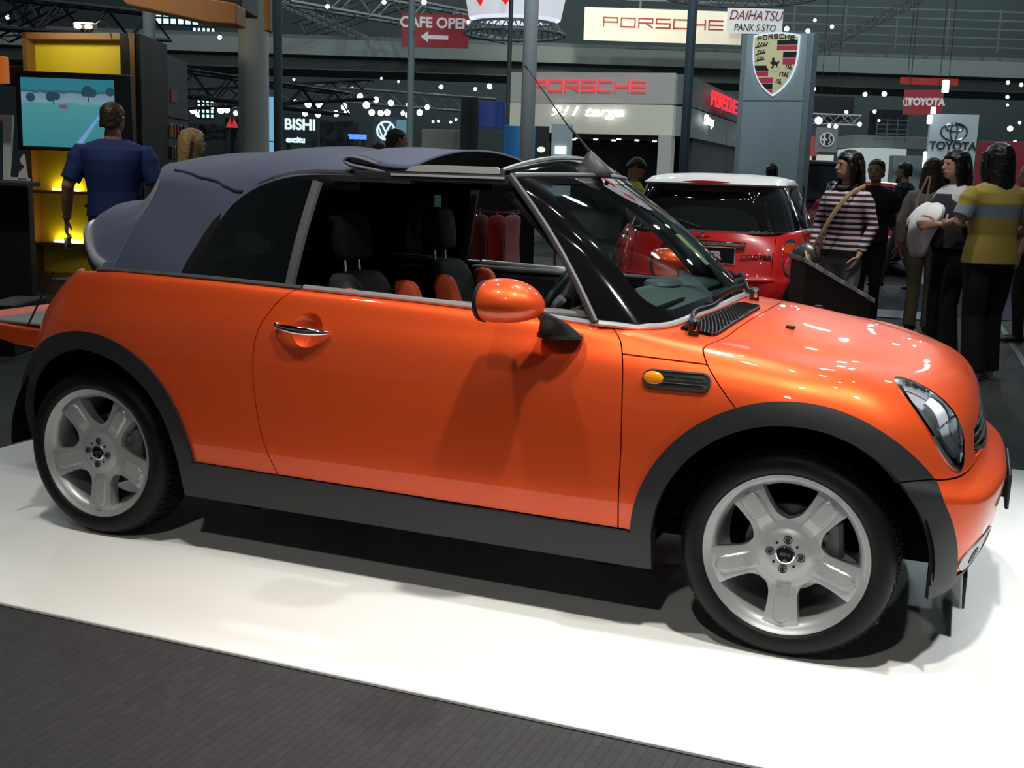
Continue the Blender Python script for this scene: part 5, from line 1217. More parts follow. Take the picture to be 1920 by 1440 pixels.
m = MB(); m.cyl((0, 0, 0), 1, .02, 24, 'y'); o = m.build('oval_sign', emis('oval_pale_green', (.7, .85, .6), 1.3), g); o.location = (-.155, -.07, zk(281)); o.scale = (u*7.5, 1, u*5)
# ------------------------------------------------------------------ banners on the gallery
def board(name, px, py, w, h, d, mt, label, cat, rot=0, th=.06, mount=None):
    u = pxm(d); m = MB(); m.box((0, 0, 0), (w*u, th, h*u)); o = m.build(name, mt, smooth=0); o.location = at(px, py, d); o.rotation_euler = (0, 0, HROT+rot)
    if mount:
        m = MB(); zz = o.location.z
        for q in (-.36, .36): m.tube([(q*w*u, .06, -h*u*.4), (q*w*u, .06, (12.8-zz) if mount == 'cable' else -zz-.01)], max(.006, .0003*u*100) if mount == 'cable' else .05, 6)
        m.build('suspension_cable' if mount == 'cable' else 'sign_post', bpy.data.materials['hall_dark'], o)
    return tag(o, label, cat), u
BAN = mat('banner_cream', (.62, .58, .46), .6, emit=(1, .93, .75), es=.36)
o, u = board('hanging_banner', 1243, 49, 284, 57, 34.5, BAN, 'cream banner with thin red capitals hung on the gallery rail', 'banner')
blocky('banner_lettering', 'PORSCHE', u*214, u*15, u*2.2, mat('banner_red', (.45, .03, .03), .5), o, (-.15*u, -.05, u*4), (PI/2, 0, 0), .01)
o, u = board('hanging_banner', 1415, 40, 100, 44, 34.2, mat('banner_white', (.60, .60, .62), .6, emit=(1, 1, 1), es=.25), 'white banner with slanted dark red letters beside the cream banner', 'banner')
text('banner_lettering', 'DAIHATSU', (0, -.05, u*9), u*24, mat('maroon_ink', (.25, .02, .04), .6), o, shear=.3, ext=.005, sx=.82); text('banner_lettering', 'PANK S STO', (0, -.05, -u*12), u*17, CBLK, o, shear=.2, ext=.005, sx=.8)
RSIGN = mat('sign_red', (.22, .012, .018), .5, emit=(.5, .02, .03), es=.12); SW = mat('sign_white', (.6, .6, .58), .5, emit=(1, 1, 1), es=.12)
o, u = board('directional_sign', 816, 58, 121, 58, 29, RSIGN, 'red CAFE OPEN sign with a white arrow pointing left', 'sign', mount='cable')
text('sign_lettering', 'CAFE OPEN', (u*2, -.05, u*13), u*25, SW, o, ext=.005, bold=.01); m = MB(); m.prism([(-u*26, -u*11), (-u*12, -u*1), (-u*12, -u*8), (u*24, -u*8), (u*24, -u*15), (-u*12, -u*15), (-u*12, -u*21)], -.06, -.04, 'xz'); m.build('arrow', SW, o, smooth=0)
o, u = board('stand_sign', 563, 243, 62, 56, 30, mat('sign_dark', (.006, .012, .018), .6), 'dark stand sign with white block capitals right of the thin blue-grey pole', 'sign', mount='post')
text('sign_lettering', 'BISHI', (u*0, -.05, u*8), u*27, emis('sign_lit', (.75, .95, 1), 1.1), o, ext=.005, bold=.012, sx=.95); text('sign_lettering', 'excitu', (-u*8, -.05, -u*19), u*14, bpy.data.materials['sign_lit'], o, ext=.005, bold=.012)
o, u = board('emblem_sign', 724, 243, 46, 44, 28, mat('sign_slate', (.07, .10, .14), .5), 'slate square sign with a round white emblem above the canvas roof', 'sign', mount='post')
EL = bpy.data.materials['sign_lit']; m = MB(); m.tube([(u*16*math.cos(a), -.05, u*16*math.sin(a)-u*2) for a in np.linspace(0, 2*PI, 33)], u*1.7, 6, False)
for a, b in (((-8, 12), (0, -3)), ((8, 12), (0, -3)), ((-13, 5), (-5, -14)), ((13, 5), (5, -14)), ((-5, -14), (0, -4)), ((5, -14), (0, -4))): m.tube([(u*a[0], -.05, u*(a[1]-2)), (u*b[0], -.05, u*(b[1]-2))], u*1.5, 6)
m.build('round_emblem', EL, o)
o, u = board('blue_sign', 671, 257, 28, 9, 27, mat('sign_navy', (.003, .004, .03), .6), 'small glowing blue sign left of the slate emblem sign', 'sign', mount='post'); text('sign_lettering', 'TRITON', (0, -.05, 0), u*8.5, emis('blue_lit', (.05, .15, 1), 2.5), o, ext=.005, bold=.02)
o, u = board('three_diamond_sign', 436, 230, 26, 18, 27, DKW, 'red and white triangular emblem left of the thick pale column', 'sign', mount='post'); m = MB()
m.prism([(-u*12, -u*9), (0, -u*9), (-u*3, u*8)], -.05, -.03, 'xz'); m.prism([(0, -u*9), (u*12, -u*9), (u*3, u*8)], -.05, -.03, 'xz'); m.build('diamonds', emis('diamond_red', (.8, .05, .06), .6), o, smooth=0)
o, u = board('glowing_panel', 512, 228, 30, 112, 20, emis('blue_panel', (.16, .42, .62), .95), 'glowing light-blue panel between the thick column and the thin pole', 'panel', mount='post')
m = MB(); m.box((0, -.04, -u*36), (u*30, .02, u*2)); m.box((0, -.04, u*50), (u*30, .02, u*12)); m.build('panel_band', mat('band_blue', (.02, .05, .12), .5), o, smooth=0)
# white pylon with emblem at right
d = 16.6; u = pxm(d); b0 = at(1781, 300, d); ty = empty('emblem_pylon', (b0[0], b0[1], -.012), HROT-.12, 'white pylon with a triple-ellipse emblem and chrome capitals', 'pylon'); zt = at(1783, 213, d)[2]
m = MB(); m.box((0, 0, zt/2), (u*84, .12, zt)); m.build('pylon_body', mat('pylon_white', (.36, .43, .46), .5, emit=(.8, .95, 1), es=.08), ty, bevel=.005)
m = MB(); z_ = at(1783, 246, d)[2]
def ell(cx, cz, a, b, n=40): return [(u*(cx+a*math.cos(t)), -.075, z_+u*(cz+b*math.sin(t))) for t in np.linspace(0, 2*PI, n+1)]
DCH = mat('dark_chrome', (.25, .28, .30), .2, .9)
m.tube(ell(0, 0, 23, 15.5), u*1.6, 8, False); m.tube(ell(0, 7, 15, 6), u*1.4, 8, False); m.tube(ell(0, 0, 6, 14.5), u*1.4, 8, False); m.build('ellipse_emblem', DCH, ty)
text('pylon_lettering', 'TOYOTA', (0, -.08, at(1783, 273, d)[2]), u*20, DCH, ty, ext=.012, bold=.004, sx=1.0)
d = 21.0; o, u = board('hanging_banner', 1731, 192, 68, 44, d, RSIGN, 'red hanging banner with white round mark and capitals', 'banner', rot=-.35, mount='cable')
text('banner_lettering', 'TOYOTA', (u*5, -.05, 0), u*17, SW, o, ext=.004, sx=.9, bold=.01); m = MB(); m.tube([(u*(-29+5*math.cos(a)), -.05, u*7*math.sin(a)) for a in np.linspace(0, 2*PI, 21)], u*1, 6, False); m.tube([(-u*29, -.05, u*7), (-u*29, -.05, -u*7)], u*1, 6); m.build('banner_mark', SW, o)
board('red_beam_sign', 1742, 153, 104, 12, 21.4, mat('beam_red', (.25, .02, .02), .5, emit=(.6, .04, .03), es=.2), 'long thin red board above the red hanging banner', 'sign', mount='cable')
o, u = board('emblem_sign', 1549, 262, 40, 44, 24, mat('sign_grey', (.22, .24, .24), .5), 'grey square sign with a round cross emblem right of the crest pylon', 'sign', mount='cable')
m = MB(); m.cyl((0, -.045, 0), u*12.5, .03, 28, 'y'); m.build('emblem_disc', mat('disc_dark', (.03, .035, .06), .4), o); m = MB(); m.tube([(u*12*math.cos(a), -.07, u*12*math.sin(a)) for a in np.linspace(0, 2*PI, 31)], u*1.3, 6, False); m.box((-u*5, -.07, 0), (u*3, .02, u*19)); m.box((-u*5, -.07, 0), (u*10, .02, u*3)); m.tube([(u*3, -.07, -u*8), (u*7, -.07, -u*2), (u*3, -.07, u*3), (u*6, -.07, u*8)], u*1.2, 6); m.build('emblem_cross', SW, o)
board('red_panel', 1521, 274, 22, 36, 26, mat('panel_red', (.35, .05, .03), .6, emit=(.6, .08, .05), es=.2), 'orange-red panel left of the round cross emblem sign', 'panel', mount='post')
# ------------------------------------------------------------------ misc stands far behind
def block(name, x0, y0, x1, y1, d, col, label, cat, depth=1.0, em=None, es=0, rot=0, floor_=False):
    u = pxm(d); z1 = at((x0+x1)/2, y0, d)[2]; z0 = -.012 if floor_ else at((x0+x1)/2, y1, d)[2]; c = at((x0+x1)/2, y1, d); m = MB(); m.box((0, depth/2, (z1-z0)/2), ((x1-x0)*u, depth, z1-z0)); o = m.build(name, mat(name+'_paint', col, .6, emit=em, es=es), smooth=0, bevel=.01); o.location = (c[0], c[1], z0); o.rotation_euler = (0, 0, HROT+rot); return tag(o, label, cat)
block('black_tower', 862, 182, 893, 320, 24, (.004, .004, .006), 'narrow black tower left of the blue video wall', 'tower', .5, floor_=True)
block('video_wall', 893, 190, 952, 240, 24.6, (.004, .008, .03), 'dark blue video wall with a bright spot beside the black tower', 'screen', .2, (.02, .05, .25), .35)
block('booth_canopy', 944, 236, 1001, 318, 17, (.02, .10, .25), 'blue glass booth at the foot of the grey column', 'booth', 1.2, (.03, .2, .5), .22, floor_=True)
block('reception_counter', 790, 243, 865, 330, 26, (.16, .15, .13), 'long beige-topped counter behind the canvas roof', 'counter', .8, floor_=True)
block('dark_stand', 600, 226, 660, 330, 28.5, (.006, .008, .012), 'black display stand right of the block capitals sign', 'stand', 1.0, floor_=True)
block('dark_stand', 350, 232, 450, 330, 27.5, (.008, .010, .014), 'low black stand behind the blonde woman', 'stand', 1.0, floor_=True)
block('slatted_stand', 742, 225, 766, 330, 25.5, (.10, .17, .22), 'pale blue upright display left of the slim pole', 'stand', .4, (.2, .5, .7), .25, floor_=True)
block('light_box', 1516, 180, 1598, 222, 20.5, (.004, .004, .005), 'large black overhead light box right of the crest pylon', 'light box', 1.5)
block('white_stand', 1610, 278, 1695, 330, 28, (.42, .48, .46), 'white-walled open stand behind the striped woman', 'stand', 2, (.7, .8, .75), .32, floor_=True)  # emission added to the wall colour so it reads brighter
block('white_stand', 1515, 290, 1560, 330, 30, (.45, .47, .42), 'cream stand wall behind the black off-road car', 'stand', 1, (.8, .85, .75), .32, floor_=True)  # same added glow on this wall, in place of stand lighting
block('grey_partition', 1665, 292, 1740, 420, 25, (.20, .25, .26), 'tall grey-green partition left of the white pylon', 'partition', .3, floor_=True)
block('upper_platform', 1600, 255, 1740, 278, 29, (.16, .18, .18), 'grey raised platform edge below the small railing', 'platform', 3)
block('dark_upper_room', 1648, 205, 1698, 256, 31, (.008, .010, .02), 'dark opening of the upper room behind the small railing', 'room', 1)
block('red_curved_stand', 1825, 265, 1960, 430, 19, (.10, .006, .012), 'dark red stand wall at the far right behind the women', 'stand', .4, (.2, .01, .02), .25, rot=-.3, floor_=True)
e = empty('small_railing', at(1672, 255, 28.6), HROT, 'small grey railing on the raised platform left of the red banner', 'railing'); m = MB()
for k in range(4): m.box((0, 0, .05+.11*k), (.8, .02, .02))
m.build('rail', bpy.data.materials['rail_metal'], e, smooth=0)
for k in range(4): m = MB(); m.box((-.38+.25*k, 0, .2), (.025, .025, .42)); m.build('post', bpy.data.materials['post_metal'], e, smooth=0)
# curved white lighting ring with red marks, two of them at the top edge
for (cx, cy, rr, lb) in ((968, -52, 96, 'white ring canopy with red diamond marks at the top edge, left of the cream banner'), (1395, -128, 150, 'white ring canopy with red diamond marks above the crest pylon')):
    d = 25; u = pxm(d); c = at(cx, cy, d); e = empty('ring_canopy', c, HROT, lb, 'canopy'); R0_ = rr*u
    m = MB(); m.lathe([(R0_*.86, -.95), (R0_, -.15), (R0_*.98, .8), (R0_*.93, .8), (R0_*.94, -.15), (R0_*.82, -.95)], axis='z', n=48); m.build('ring_skin', mat('ring_white', (.6, .62, .66), .5, emit=(.9, .92, 1), es=.5), e)
    for a0 in (-1.75, -1.25, -2.3):
        m = MB(); g = []
        for t in np.linspace(-.17, .17, 7): g.append([((R0_*(.90+.12*s)+.04)*math.cos(a0+t*(1-abs(2*s-1))*1.4), (R0_*(.90+.12*s)+.04)*math.sin(a0+t*(1-abs(2*s-1))*1.4), -.80+.65*s) for s in np.linspace(0, 1, 7)])
        m.grid(g); m.build('red_mark', mat('mark_red', (.6, .02, .02), .5, emit=(1, .05, .04), es=.5) if a0 == -1.75 and cx < 1000 else bpy.data.materials['mark_red'], e, smooth=60, solid=.02)
    m = MB()
    for zz, r_ in ((-1.05, .80), (-1.25, .95)): m.tube([(R0_*r_*math.cos(a), R0_*r_*math.sin(a), zz) for a in np.linspace(0, 2*PI, 49)], .03, 6, False)
    for k in range(36): a = 2*PI*k/36; b = a+PI/36; m.tube([(R0_*.8*math.cos(a), R0_*.8*math.sin(a), -1.05), (R0_*.95*math.cos(b), R0_*.95*math.sin(b), -1.25), (R0_*.8*math.cos(a+PI/18), R0_*.8*math.sin(a+PI/18), -1.05)], .018, 5, False)
    m.build('ring_truss', TRG, e)
# orange beam of the near stand, top left
OB = mat('orange_beam', (.46, .20, .07), .5)
m = MB(); d = 9.0; pts = [(210, -25), (250, -25), (452, 12), (452, 50), (400, 47), (300, 25), (250, 14)]; pp = [at(x, y, d) for x, y in pts]; c0 = pp[0]; loc = [((p-c0) @ R2, (p-c0)[2]) for p in pp]
m.prism(loc, -.15, .15, 'xz'); o = m.build('orange_beam', OB, smooth=0, bevel=.01); o.location = c0; o.rotation_euler = (0, 0, HROT); tag(o, 'curved orange overhead beam in the top left, ending at the thick pale column', 'beam')
block('orange_post', 494, -30, 505, 58, 9.4, (.46, .20, .07), 'short orange upright hanging right of the thick pale column', 'beam', .1)
block('brown_ceiling_panel', 300, -40, 450, 14, 9.6, (.04, .03, .028), 'dark brown overhead panel above the orange beam', 'panel', .6)
# ------------------------------------------------------------------ people
SKIN = mat('skin', (.36, .19, .125), .55); SKIN2 = mat('skin_light', (.42, .25, .17), .55); EYE = mat('eye_dark', (.01, .008, .008), .2); LIP = mat('lip', (.25, .07, .06), .5)
HBLK = bump(mat('black_hair', (.006, .005, .005), .38), 'noise', 120, .5, .004); HBRN = bump(mat('brown_hair', (.030, .017, .009), .5), 'noise', 90, .6, .004); HBLD = bump(mat('blonde_hair', (.36, .23, .09), .5), 'noise', 90, .6, .004)
def stripes(name, c1, c2, freq, duty=.5):
    m = mat(name, c1, .8); nt = m.node_tree; b = nt.nodes['Principled BSDF']; tc = nt.nodes.new('ShaderNodeTexCoord'); sx = nt.nodes.new('ShaderNodeSeparateXYZ'); nt.links.new(tc.outputs['Object'], sx.inputs[0])
    a = nt.nodes.new('ShaderNodeMath'); a.operation = 'MULTIPLY'; a.inputs[1].default_value = freq; f = nt.nodes.new('ShaderNodeMath'); f.operation = 'FRACT'; g = nt.nodes.new('ShaderNodeMath'); g.operation = 'GREATER_THAN'; g.inputs[1].default_value = duty
    nt.links.new(sx.outputs[2], a.inputs[0]); nt.links.new(a.outputs[0], f.inputs[0]); nt.links.new(f.outputs[0], g.inputs[0])
    mx = nt.nodes.new('ShaderNodeMix'); mx.data_type = 'RGBA'; mx.inputs[6].default_value = (*c1, 1); mx.inputs[7].default_value = (*c2, 1); nt.links.new(g.outputs[0], mx.inputs[0]); nt.links.new(mx.outputs[2], b.inputs['Base Color']); return m
def bandmat(name, base, band, z0, z1):
    m = mat(name, base, .8); nt = m.node_tree; b = nt.nodes['Principled BSDF']; tc = nt.nodes.new('ShaderNodeTexCoord'); sx = nt.nodes.new('ShaderNodeSeparateXYZ'); nt.links.new(tc.outputs['Object'], sx.inputs[0])
    g = nt.nodes.new('ShaderNodeMath'); g.operation = 'GREATER_THAN'; g.inputs[1].default_value = z0; l = nt.nodes.new('ShaderNodeMath'); l.operation = 'LESS_THAN'; l.inputs[1].default_value = z1; k = nt.nodes.new('ShaderNodeMath'); k.operation = 'MULTIPLY'
    nt.links.new(sx.outputs[2], g.inputs[0]); nt.links.new(sx.outputs[2], l.inputs[0]); nt.links.new(g.outputs[0], k.inputs[0]); nt.links.new(l.outputs[0], k.inputs[1])
    mx = nt.nodes.new('ShaderNodeMix'); mx.data_type = 'RGBA'; mx.inputs[6].default_value = (*base, 1); mx.inputs[7].default_value = (*band, 1); nt.links.new(k.outputs[0], mx.inputs[0]); nt.links.new(mx.outputs[2], b.inputs['Base Color']); return m
def V3(*a): return np.array(a, float)
def hand(m, wr, dirv, palm, s, curl=.5):
    """palm plus four fingers and a thumb; dirv along the hand, palm = normal of the palm side"""
    d = V3(*dirv); d /= np.linalg.norm(d); n = V3(*palm); n = n-d*(n @ d); n /= np.linalg.norm(n); x = np.cross(d, n); L = .105*s
    m.tube([wr, wr+d*.03*s, wr+d*.08*s, wr+d*.10*s], [(.022*s, .020*s), (.030*s, .016*s), (.040*s, .014*s), (.036*s, .012*s)], 10, upv=tuple(x))
    for i, (o, l) in enumerate(((-.030, .070), (-.010, .080), (.010, .075), (.029, .058))):
        p = wr+d*.095*s+x*o*s; a = curl*(.8+.1*i); q = p+(d*math.cos(a*.5)+n*math.sin(a*.5))*l*.45*s; r = q+(d*math.cos(a*1.5)+n*math.sin(a*1.5))*l*.32*s; t = r+(d*math.cos(a*2.3)+n*math.sin(a*2.3))*l*.25*s
        m.tube([p-d*.015*s, p, q, r, t], [.009*s, .0095*s, .0085*s, .0078*s, .006*s], 7)
    p = wr+d*.035*s-x*.030*s; m.tube([p, p+(d*.6-x*.7+n*.3)*.035*s, p+(d*1.3-x*.75+n*.6)*.05*s, p+(d*1.8-x*.7+n*.8)*.05*s], [.012*s, .011*s, .0095*s, .007*s], 7)
def person(label, pos, H, rz, sex='f', skin=SKIN, hair=HBLK, hstyle='bob', shirt=None, trouser=None, armL=None, armR=None, sleeve=.5, build=1.0, stride=.0, look=0.0, shoe=None, bend=0.0, hem=.50, flare=0.0, group=None, tilt=0.0, vox=.011):
    e = empty('person', (pos[0], pos[1], -.012), rz, label, 'person', group); e.scale = (H, H, H); b = build
    sw = (.118 if sex == 'f' else .132)*b; hw = (.098 if sex == 'f' else .094)*b; cd_ = (.060 if sex == 'f' else .068)*b
    sh = {-1: V3(-sw, 0, .815), 1: V3(sw, 0, .815)}
    arms = {-1: armL or (V3(-sw-.03, -.01, .64), V3(-sw-.035, .035, .50)), 1: armR or (V3(sw+.03, -.01, .64), V3(sw+.035, .035, .50))}
    arms = {k: tuple(V3(*p) for p in v) for k, v in arms.items()}
    lr = 1.0
    # body, one skin surface: head, neck, chest core, arms and hands
    m = MB(); HC = V3(0, .012, .935)
    cl, sl = math.cos(look), math.sin(look); ct, st_ = math.cos(tilt), math.sin(tilt)
    def hp(x, y, z): 
        y2, z2 = y*ct+z*st_, -y*st_+z*ct; return tuple(HC+V3(x*cl-y2*sl, x*sl+y2*cl, z2))
    for z, rx, ry, oy in ():
        pass
    hs = [(-.064, .016, .020, .020), (-.056, .030, .036, .014), (-.040, .039, .046, .008), (-.020, .0435, .052, .003), (.0, .045, .057, 0), (.020, .0455, .059, -.002), (.038, .042, .055, -.004), (.052, .032, .043, -.005), (.062, .015, .022, -.006)]
    m.rings([[hp(rx*math.cos(a), oy+ry*math.sin(a), z) for a in np.linspace(0, 2*PI, 25)[:-1]] for z, rx, ry, oy in hs])
    m.tube([hp(0, .052, .008), hp(0, .060, -.006), hp(0, .0665, -.016), hp(0, .056, -.020)], [.005, .0065, .0085, .006], 8)      # nose
    m.tube([hp(-.014, .052, -.034), hp(0, .057, -.034), hp(.014, .052, -.034)], [.004, .0055, .004], 6)
    m.tube([hp(-.026, .046, .012), hp(0, .055, .015), hp(.026, .046, .012)], [.005, .006, .005], 6)
    for s in ((-1, 1) if hstyle == 'short' else ()): m.tube([hp(s*.046, -.004, .012), hp(s*.051, -.008, .004), hp(s*.047, -.004, -.014)], [(.004, .008), (.005, .010), (.004, .006)], 6)
    m.tube([(0, -.004, .80), (0, -.002, .86), hp(0, -.008, -.045)], [(.040*b, .034), (.031*b, .031), (.031, .032)], 14)
    m.rings([[(sx*math.cos(a), .8*sy*math.sin(a), z) for a in np.linspace(0, 2*PI, 25)[:-1]] for z, sx, sy in ((.53, hw*.85, cd_), (.62, hw*.75, cd_*.9), (.72, sw*.72, cd_*1.1), (.79, sw*.85, cd_), (.822, sw*.60, cd_*.75), (.84, .035, .03))])
    for s in (-1, 1):
        E_, W_ = arms[s]; S0 = sh[s]+V3(-s*.024, 0, -.022)
        m.tube([S0, S0*.5+E_*.5+V3(s*.004, 0, 0), E_, E_*.6+W_*.4, W_], [.025*b, .0265*b, .0235*b, .022*b, .0155*b], 12)
        d = W_-E_; hand(m, W_, d, (-s, .25, 0), .62, .55)
    o = m.build('body', skin, e, remesh=vox/H*.62)
    # eyes, lips
    f = MB()
    for s in (-1, 1): f.ball(hp(s*.0175, .0525, .006), .0048, 10, 6, 1.3, .6, .7)
    f.build('eyes', EYE, o)
    f = MB(); f.tube([hp(-.011, .0575, -.0335), hp(0, .0615, -.033), hp(.011, .0575, -.0335)], [.002, .0032, .002], 6); f.build('lips', LIP, o)
    # hair
    m = MB()
    cap = [(-.012, .0475, .056, -.014), (.012, .0500, .062, -.008), (.036, .0475, .060, -.006), (.056, .037, .048, -.008), (.068, .018, .024, -.008), (.072, .003, .004, -.008)]
    if hstyle == 'short':
        m.rings([[hp(rx*math.cos(a), oy+ry*math.sin(a)*(1 if math.sin(a) < .35 else .80+.20*(z > .03)), z+(-.030 if math.sin(a) < -.1 else .010)*(z < 0)) for a in np.linspace(0, 2*PI, 29)[:-1]] for z, rx, ry, oy in cap])
    else:
        drop = {'bob': .105, 'shoulder': .15, 'long': .31}[hstyle]
        m.rings([[hp(rx*math.cos(a), oy+ry*math.sin(a)*(1 if math.sin(a) < .35 else .84+.16*(z > .03)), z+.012*(z < 0)) for a in np.linspace(0, 2*PI, 29)[:-1]] for z, rx, ry, oy in cap])
        n = 9; zz = np.linspace(.02, -drop, n); rs = []
        for k, z in enumerate(zz):
            t = k/(n-1); wdt = .050+.014*math.sin(PI*min(t*1.1, 1))-(.012 if hstyle == 'long' else .0)*t; ring_ = []
            for a in np.linspace(-PI*.06, -PI*.94, 15): ring_.append(hp(wdt*1.05*math.cos(a), -.010+.062*math.sin(a)*(1-.25*t)+.03*(1-t)*0-.02*t, z+.004*math.sin(a*9+k)))
            for a in np.linspace(-PI*.90, -PI*.10, 15): ring_.append(hp(wdt*.72*math.cos(a), -.006+.036*math.sin(a)-.02*t, z))
            rs.append(ring_)
        m.rings(rs)
        for s in (-1, 1): m.tube([hp(s*.044, .020, .030), hp(s*.052, .012, -.01), hp(s*.053, .006, -.05), hp(s*.046, .0, -min(drop, .12))], [(.012, .018), (.011, .022), (.010, .022), (.005, .014)], 8)
    c0_ = V3(*hp(0, -.008, .0))
    if hstyle != 'short': m.v = [tuple(c0_+(V3(*v)-c0_)*V3(1.10, 1.08, 1.04)) for v in m.v]
    ho = m.build('hair', hair, e, remesh=vox/H*.62)
    if vox < .02:
        tx = bpy.data.textures.get('strands') or bpy.data.textures.new('strands', 'CLOUDS'); tx.noise_scale = .016
        dm = ho.modifiers.new('d', 'DISPLACE'); dm.texture = tx; dm.strength = .007; dm.mid_level = .5
    # shirt
    m = MB(); k_ = 1.12
    m.rings([[(sx*math.copysign(abs(math.cos(a))**.85, math.cos(a)), oy+sy*math.sin(a), z) for a in np.linspace(0, 2*PI, 33)[:-1]] for z, sx, sy, oy in ((hem, hw*1.12, cd_*1.38, 0), (.56, hw*1.06, cd_*1.30, 0), (.62, hw*(.92 if sex == 'f' else 1.04), cd_*1.22, 0), (.70, sw*.84, cd_*1.36, .004), (.755, sw*.93, cd_*(1.45 if sex == 'f' else 1.38), .006), (.80, sw*.98, cd_*1.12, 0), (.828, sw*.72, cd_*.86, -.002), (.845, sw*.40, cd_*.66, -.003))])
    for s in (-1, 1):
        E_, W_ = arms[s]; S0 = sh[s]+V3(-s*.024, 0, -.022)
        if sleeve <= 0: continue
        if sleeve < 1: q = S0+(E_-S0)*min(1, sleeve*1.35); m.tube([S0+V3(-s*.02, 0, .004), S0, S0*.7+q*.3+V3(s*.004, 0, .004), (S0+q)/2, q], [.022*b, .0365*b, .040*b, .038*b, .037*b], 14)
        else: q = W_+(E_-W_)*(.12 if sleeve < 1.5 else .02); m.tube([S0+V3(-s*.02, 0, .004), S0, S0*.7+E_*.3+V3(s*.004, 0, .004), (S0+E_)/2, E_, (E_+q)/2, q], [.022*b, .0365*b, .039*b, .036*b, .031*b, .028*b, .023*b], 14)
    shirt_o = m.build('shirt', shirt, e, remesh=vox/H*.62)
    # trousers
    m = MB(); m.rings([[(sx*math.cos(a), sy*math.sin(a), z) for a in np.linspace(0, 2*PI, 29)[:-1]] for z, sx, sy in ((.585, hw*.94, cd_*1.14), (.53, hw*1.03, cd_*1.28), (.49, hw*1.02, cd_*1.30), (.465, hw*.85, cd_*1.1))])
    feet = []
    for s in (-1, 1):
        f = s*stride; kn = V3(s*hw*.50, f*.55+.012, .275); an = V3(s*hw*.52, f-.010-.05*abs(f)*(0 if s*stride > 0 else 1), .045)
        m.tube([V3(s*hw*.48, 0, .50), V3(s*hw*.52, f*.25, .40), kn, kn*.5+an*.5, an+V3(0, 0, -.012)], [.056*b, .050*b, .037*b+flare*.3, .032*b+flare*.6, .028*b+flare], 14); feet.append((s, an))
    m.build('trousers', trouser, e, remesh=vox/H*.62)
    for s, an in feet:
        m = MB(); m.rings([[(an[0]+w*math.cos(a), an[1]+y, .004+max(0, .5*h*(1+math.sin(a)))) for a in np.linspace(0, 2*PI, 15)[:-1]] for y, w, h in ((-.034, .012, .024), (-.026, .019, .045), (.0, .021, .050), (.035, .023, .036), (.075, .025, .026), (.098, .020, .020), (.108, .008, .010))]); m.build('shoe', shoe or BLACK, e, smooth=60)
    return e
NAVY = mat('navy_polo', (.010, .026, .12), .8); KHAKI = mat('khaki', (.24, .21, .15), .85); BLKC = mat('black_cloth', (.006, .006, .007), .9); WHT = mat('white_cotton', (.55, .55, .55), .8); WSHOE = mat('white_shoe', (.5, .5, .5), .6)
def stand(px, hy, d, H): p = at(px, hy, d); return p
A = lambda *v: tuple(V3(*v) for v in v) if 0 else v
# man in the blue polo, seen from behind, camera hanging from his hand
p = at(213, 300, 9.3)
man = person('broad man in royal-blue polo seen from behind, facing the television', p, 1.82, HROT+.12, 'm', SKIN, HBRN, 'short', NAVY, KHAKI, armL=((-.190, -.03, .64), (-.215, .03, .495)), armR=((.188, -.01, .635), (.155, .10, .585)), sleeve=.62, build=1.16, look=-.25, hem=.51)
m = MB(); m.tube([(-.2135, .026, .512), (-.215, .03, .504)], [(.026, .021)]*2, 14); m.build('wristwatch', SILVER, man)
m = MB(); m.rings([[(.128*math.cos(a), .090*math.sin(a), z) for a in np.linspace(0, 2*PI, 33)[:-1]] for z in (.548, .562)]); m.build('belt', BLACK, man)
M_ = man.matrix_world if 0 else Matrix.Translation(man.location) @ Matrix.Rotation(man.rotation_euler.z, 4, 'Z') @ Matrix.Scale(1.82, 4)
hpnt = M_ @ Vector((-.222, .060, .415))
cm = empty('compact_camera', tuple(hpnt), man.rotation_euler.z+.9, 'small silver digital camera hanging in the hand of the man in the blue polo', 'camera')
m = MB(); m.box((0, 0, -.06), (.060, .028, .10), bev=.008); m.build('camera_body', SILVER, cm, smooth=40); m = MB(); m.cyl((0, -.018, -.075), .020, .014, 16, 'y'); m.build('lens', BLACK, cm); m = MB(); m.tube([(0, 0, -.01), (.008, .0, .05), (0, .004, .085)], .004, 6); m.build('wrist_strap', SILVER, cm)
person('blonde woman in profile facing right, behind the rear of the canvas top', at(358, 300, 10.2), 1.66, HROT-PI/2+.35, 'f', SKIN2, HBLD, 'bob', mat('pink_top', (.45, .28, .26), .8), BLKC, look=.15)
person('brown-haired visitor whose head just shows over the canvas roof', at(741, 300, 12.4), 1.80, HROT-PI/2+.5, 'm', SKIN2, HBRN, 'short', BLKC, BLKC)
person('visitor with dark red hair, barely showing over the canvas roof', at(711, 300, 14.2), 1.70, HROT, 'f', SKIN, mat('auburn_hair', (.05, .008, .006), .5), 'bob', BLKC, BLKC)
person('woman in dark top with lime-green shoulders, head bowed, beyond the windscreen corner', at(1190, 330, 12.6), 1.58, HROT-PI/2-.2, 'f', SKIN2, HBRN, 'short', bandmat('lime_collar_top', (.02, .02, .02), (.42, .48, .04), .76, .95), BLKC, tilt=.75)
person('dark-haired visitor whose head shows above the white roof of the red hatchback', at(1447, 330, 15.5), 1.62, HROT, 'f', SKIN, HBLK, 'short', BLKC, BLKC)
STR = stripes('pink_black_stripes', (.012, .008, .015), (.62, .47, .52), 38, .50)
sp_ = at(1592, 330, 9.0); wrz = HROT+PI-.75
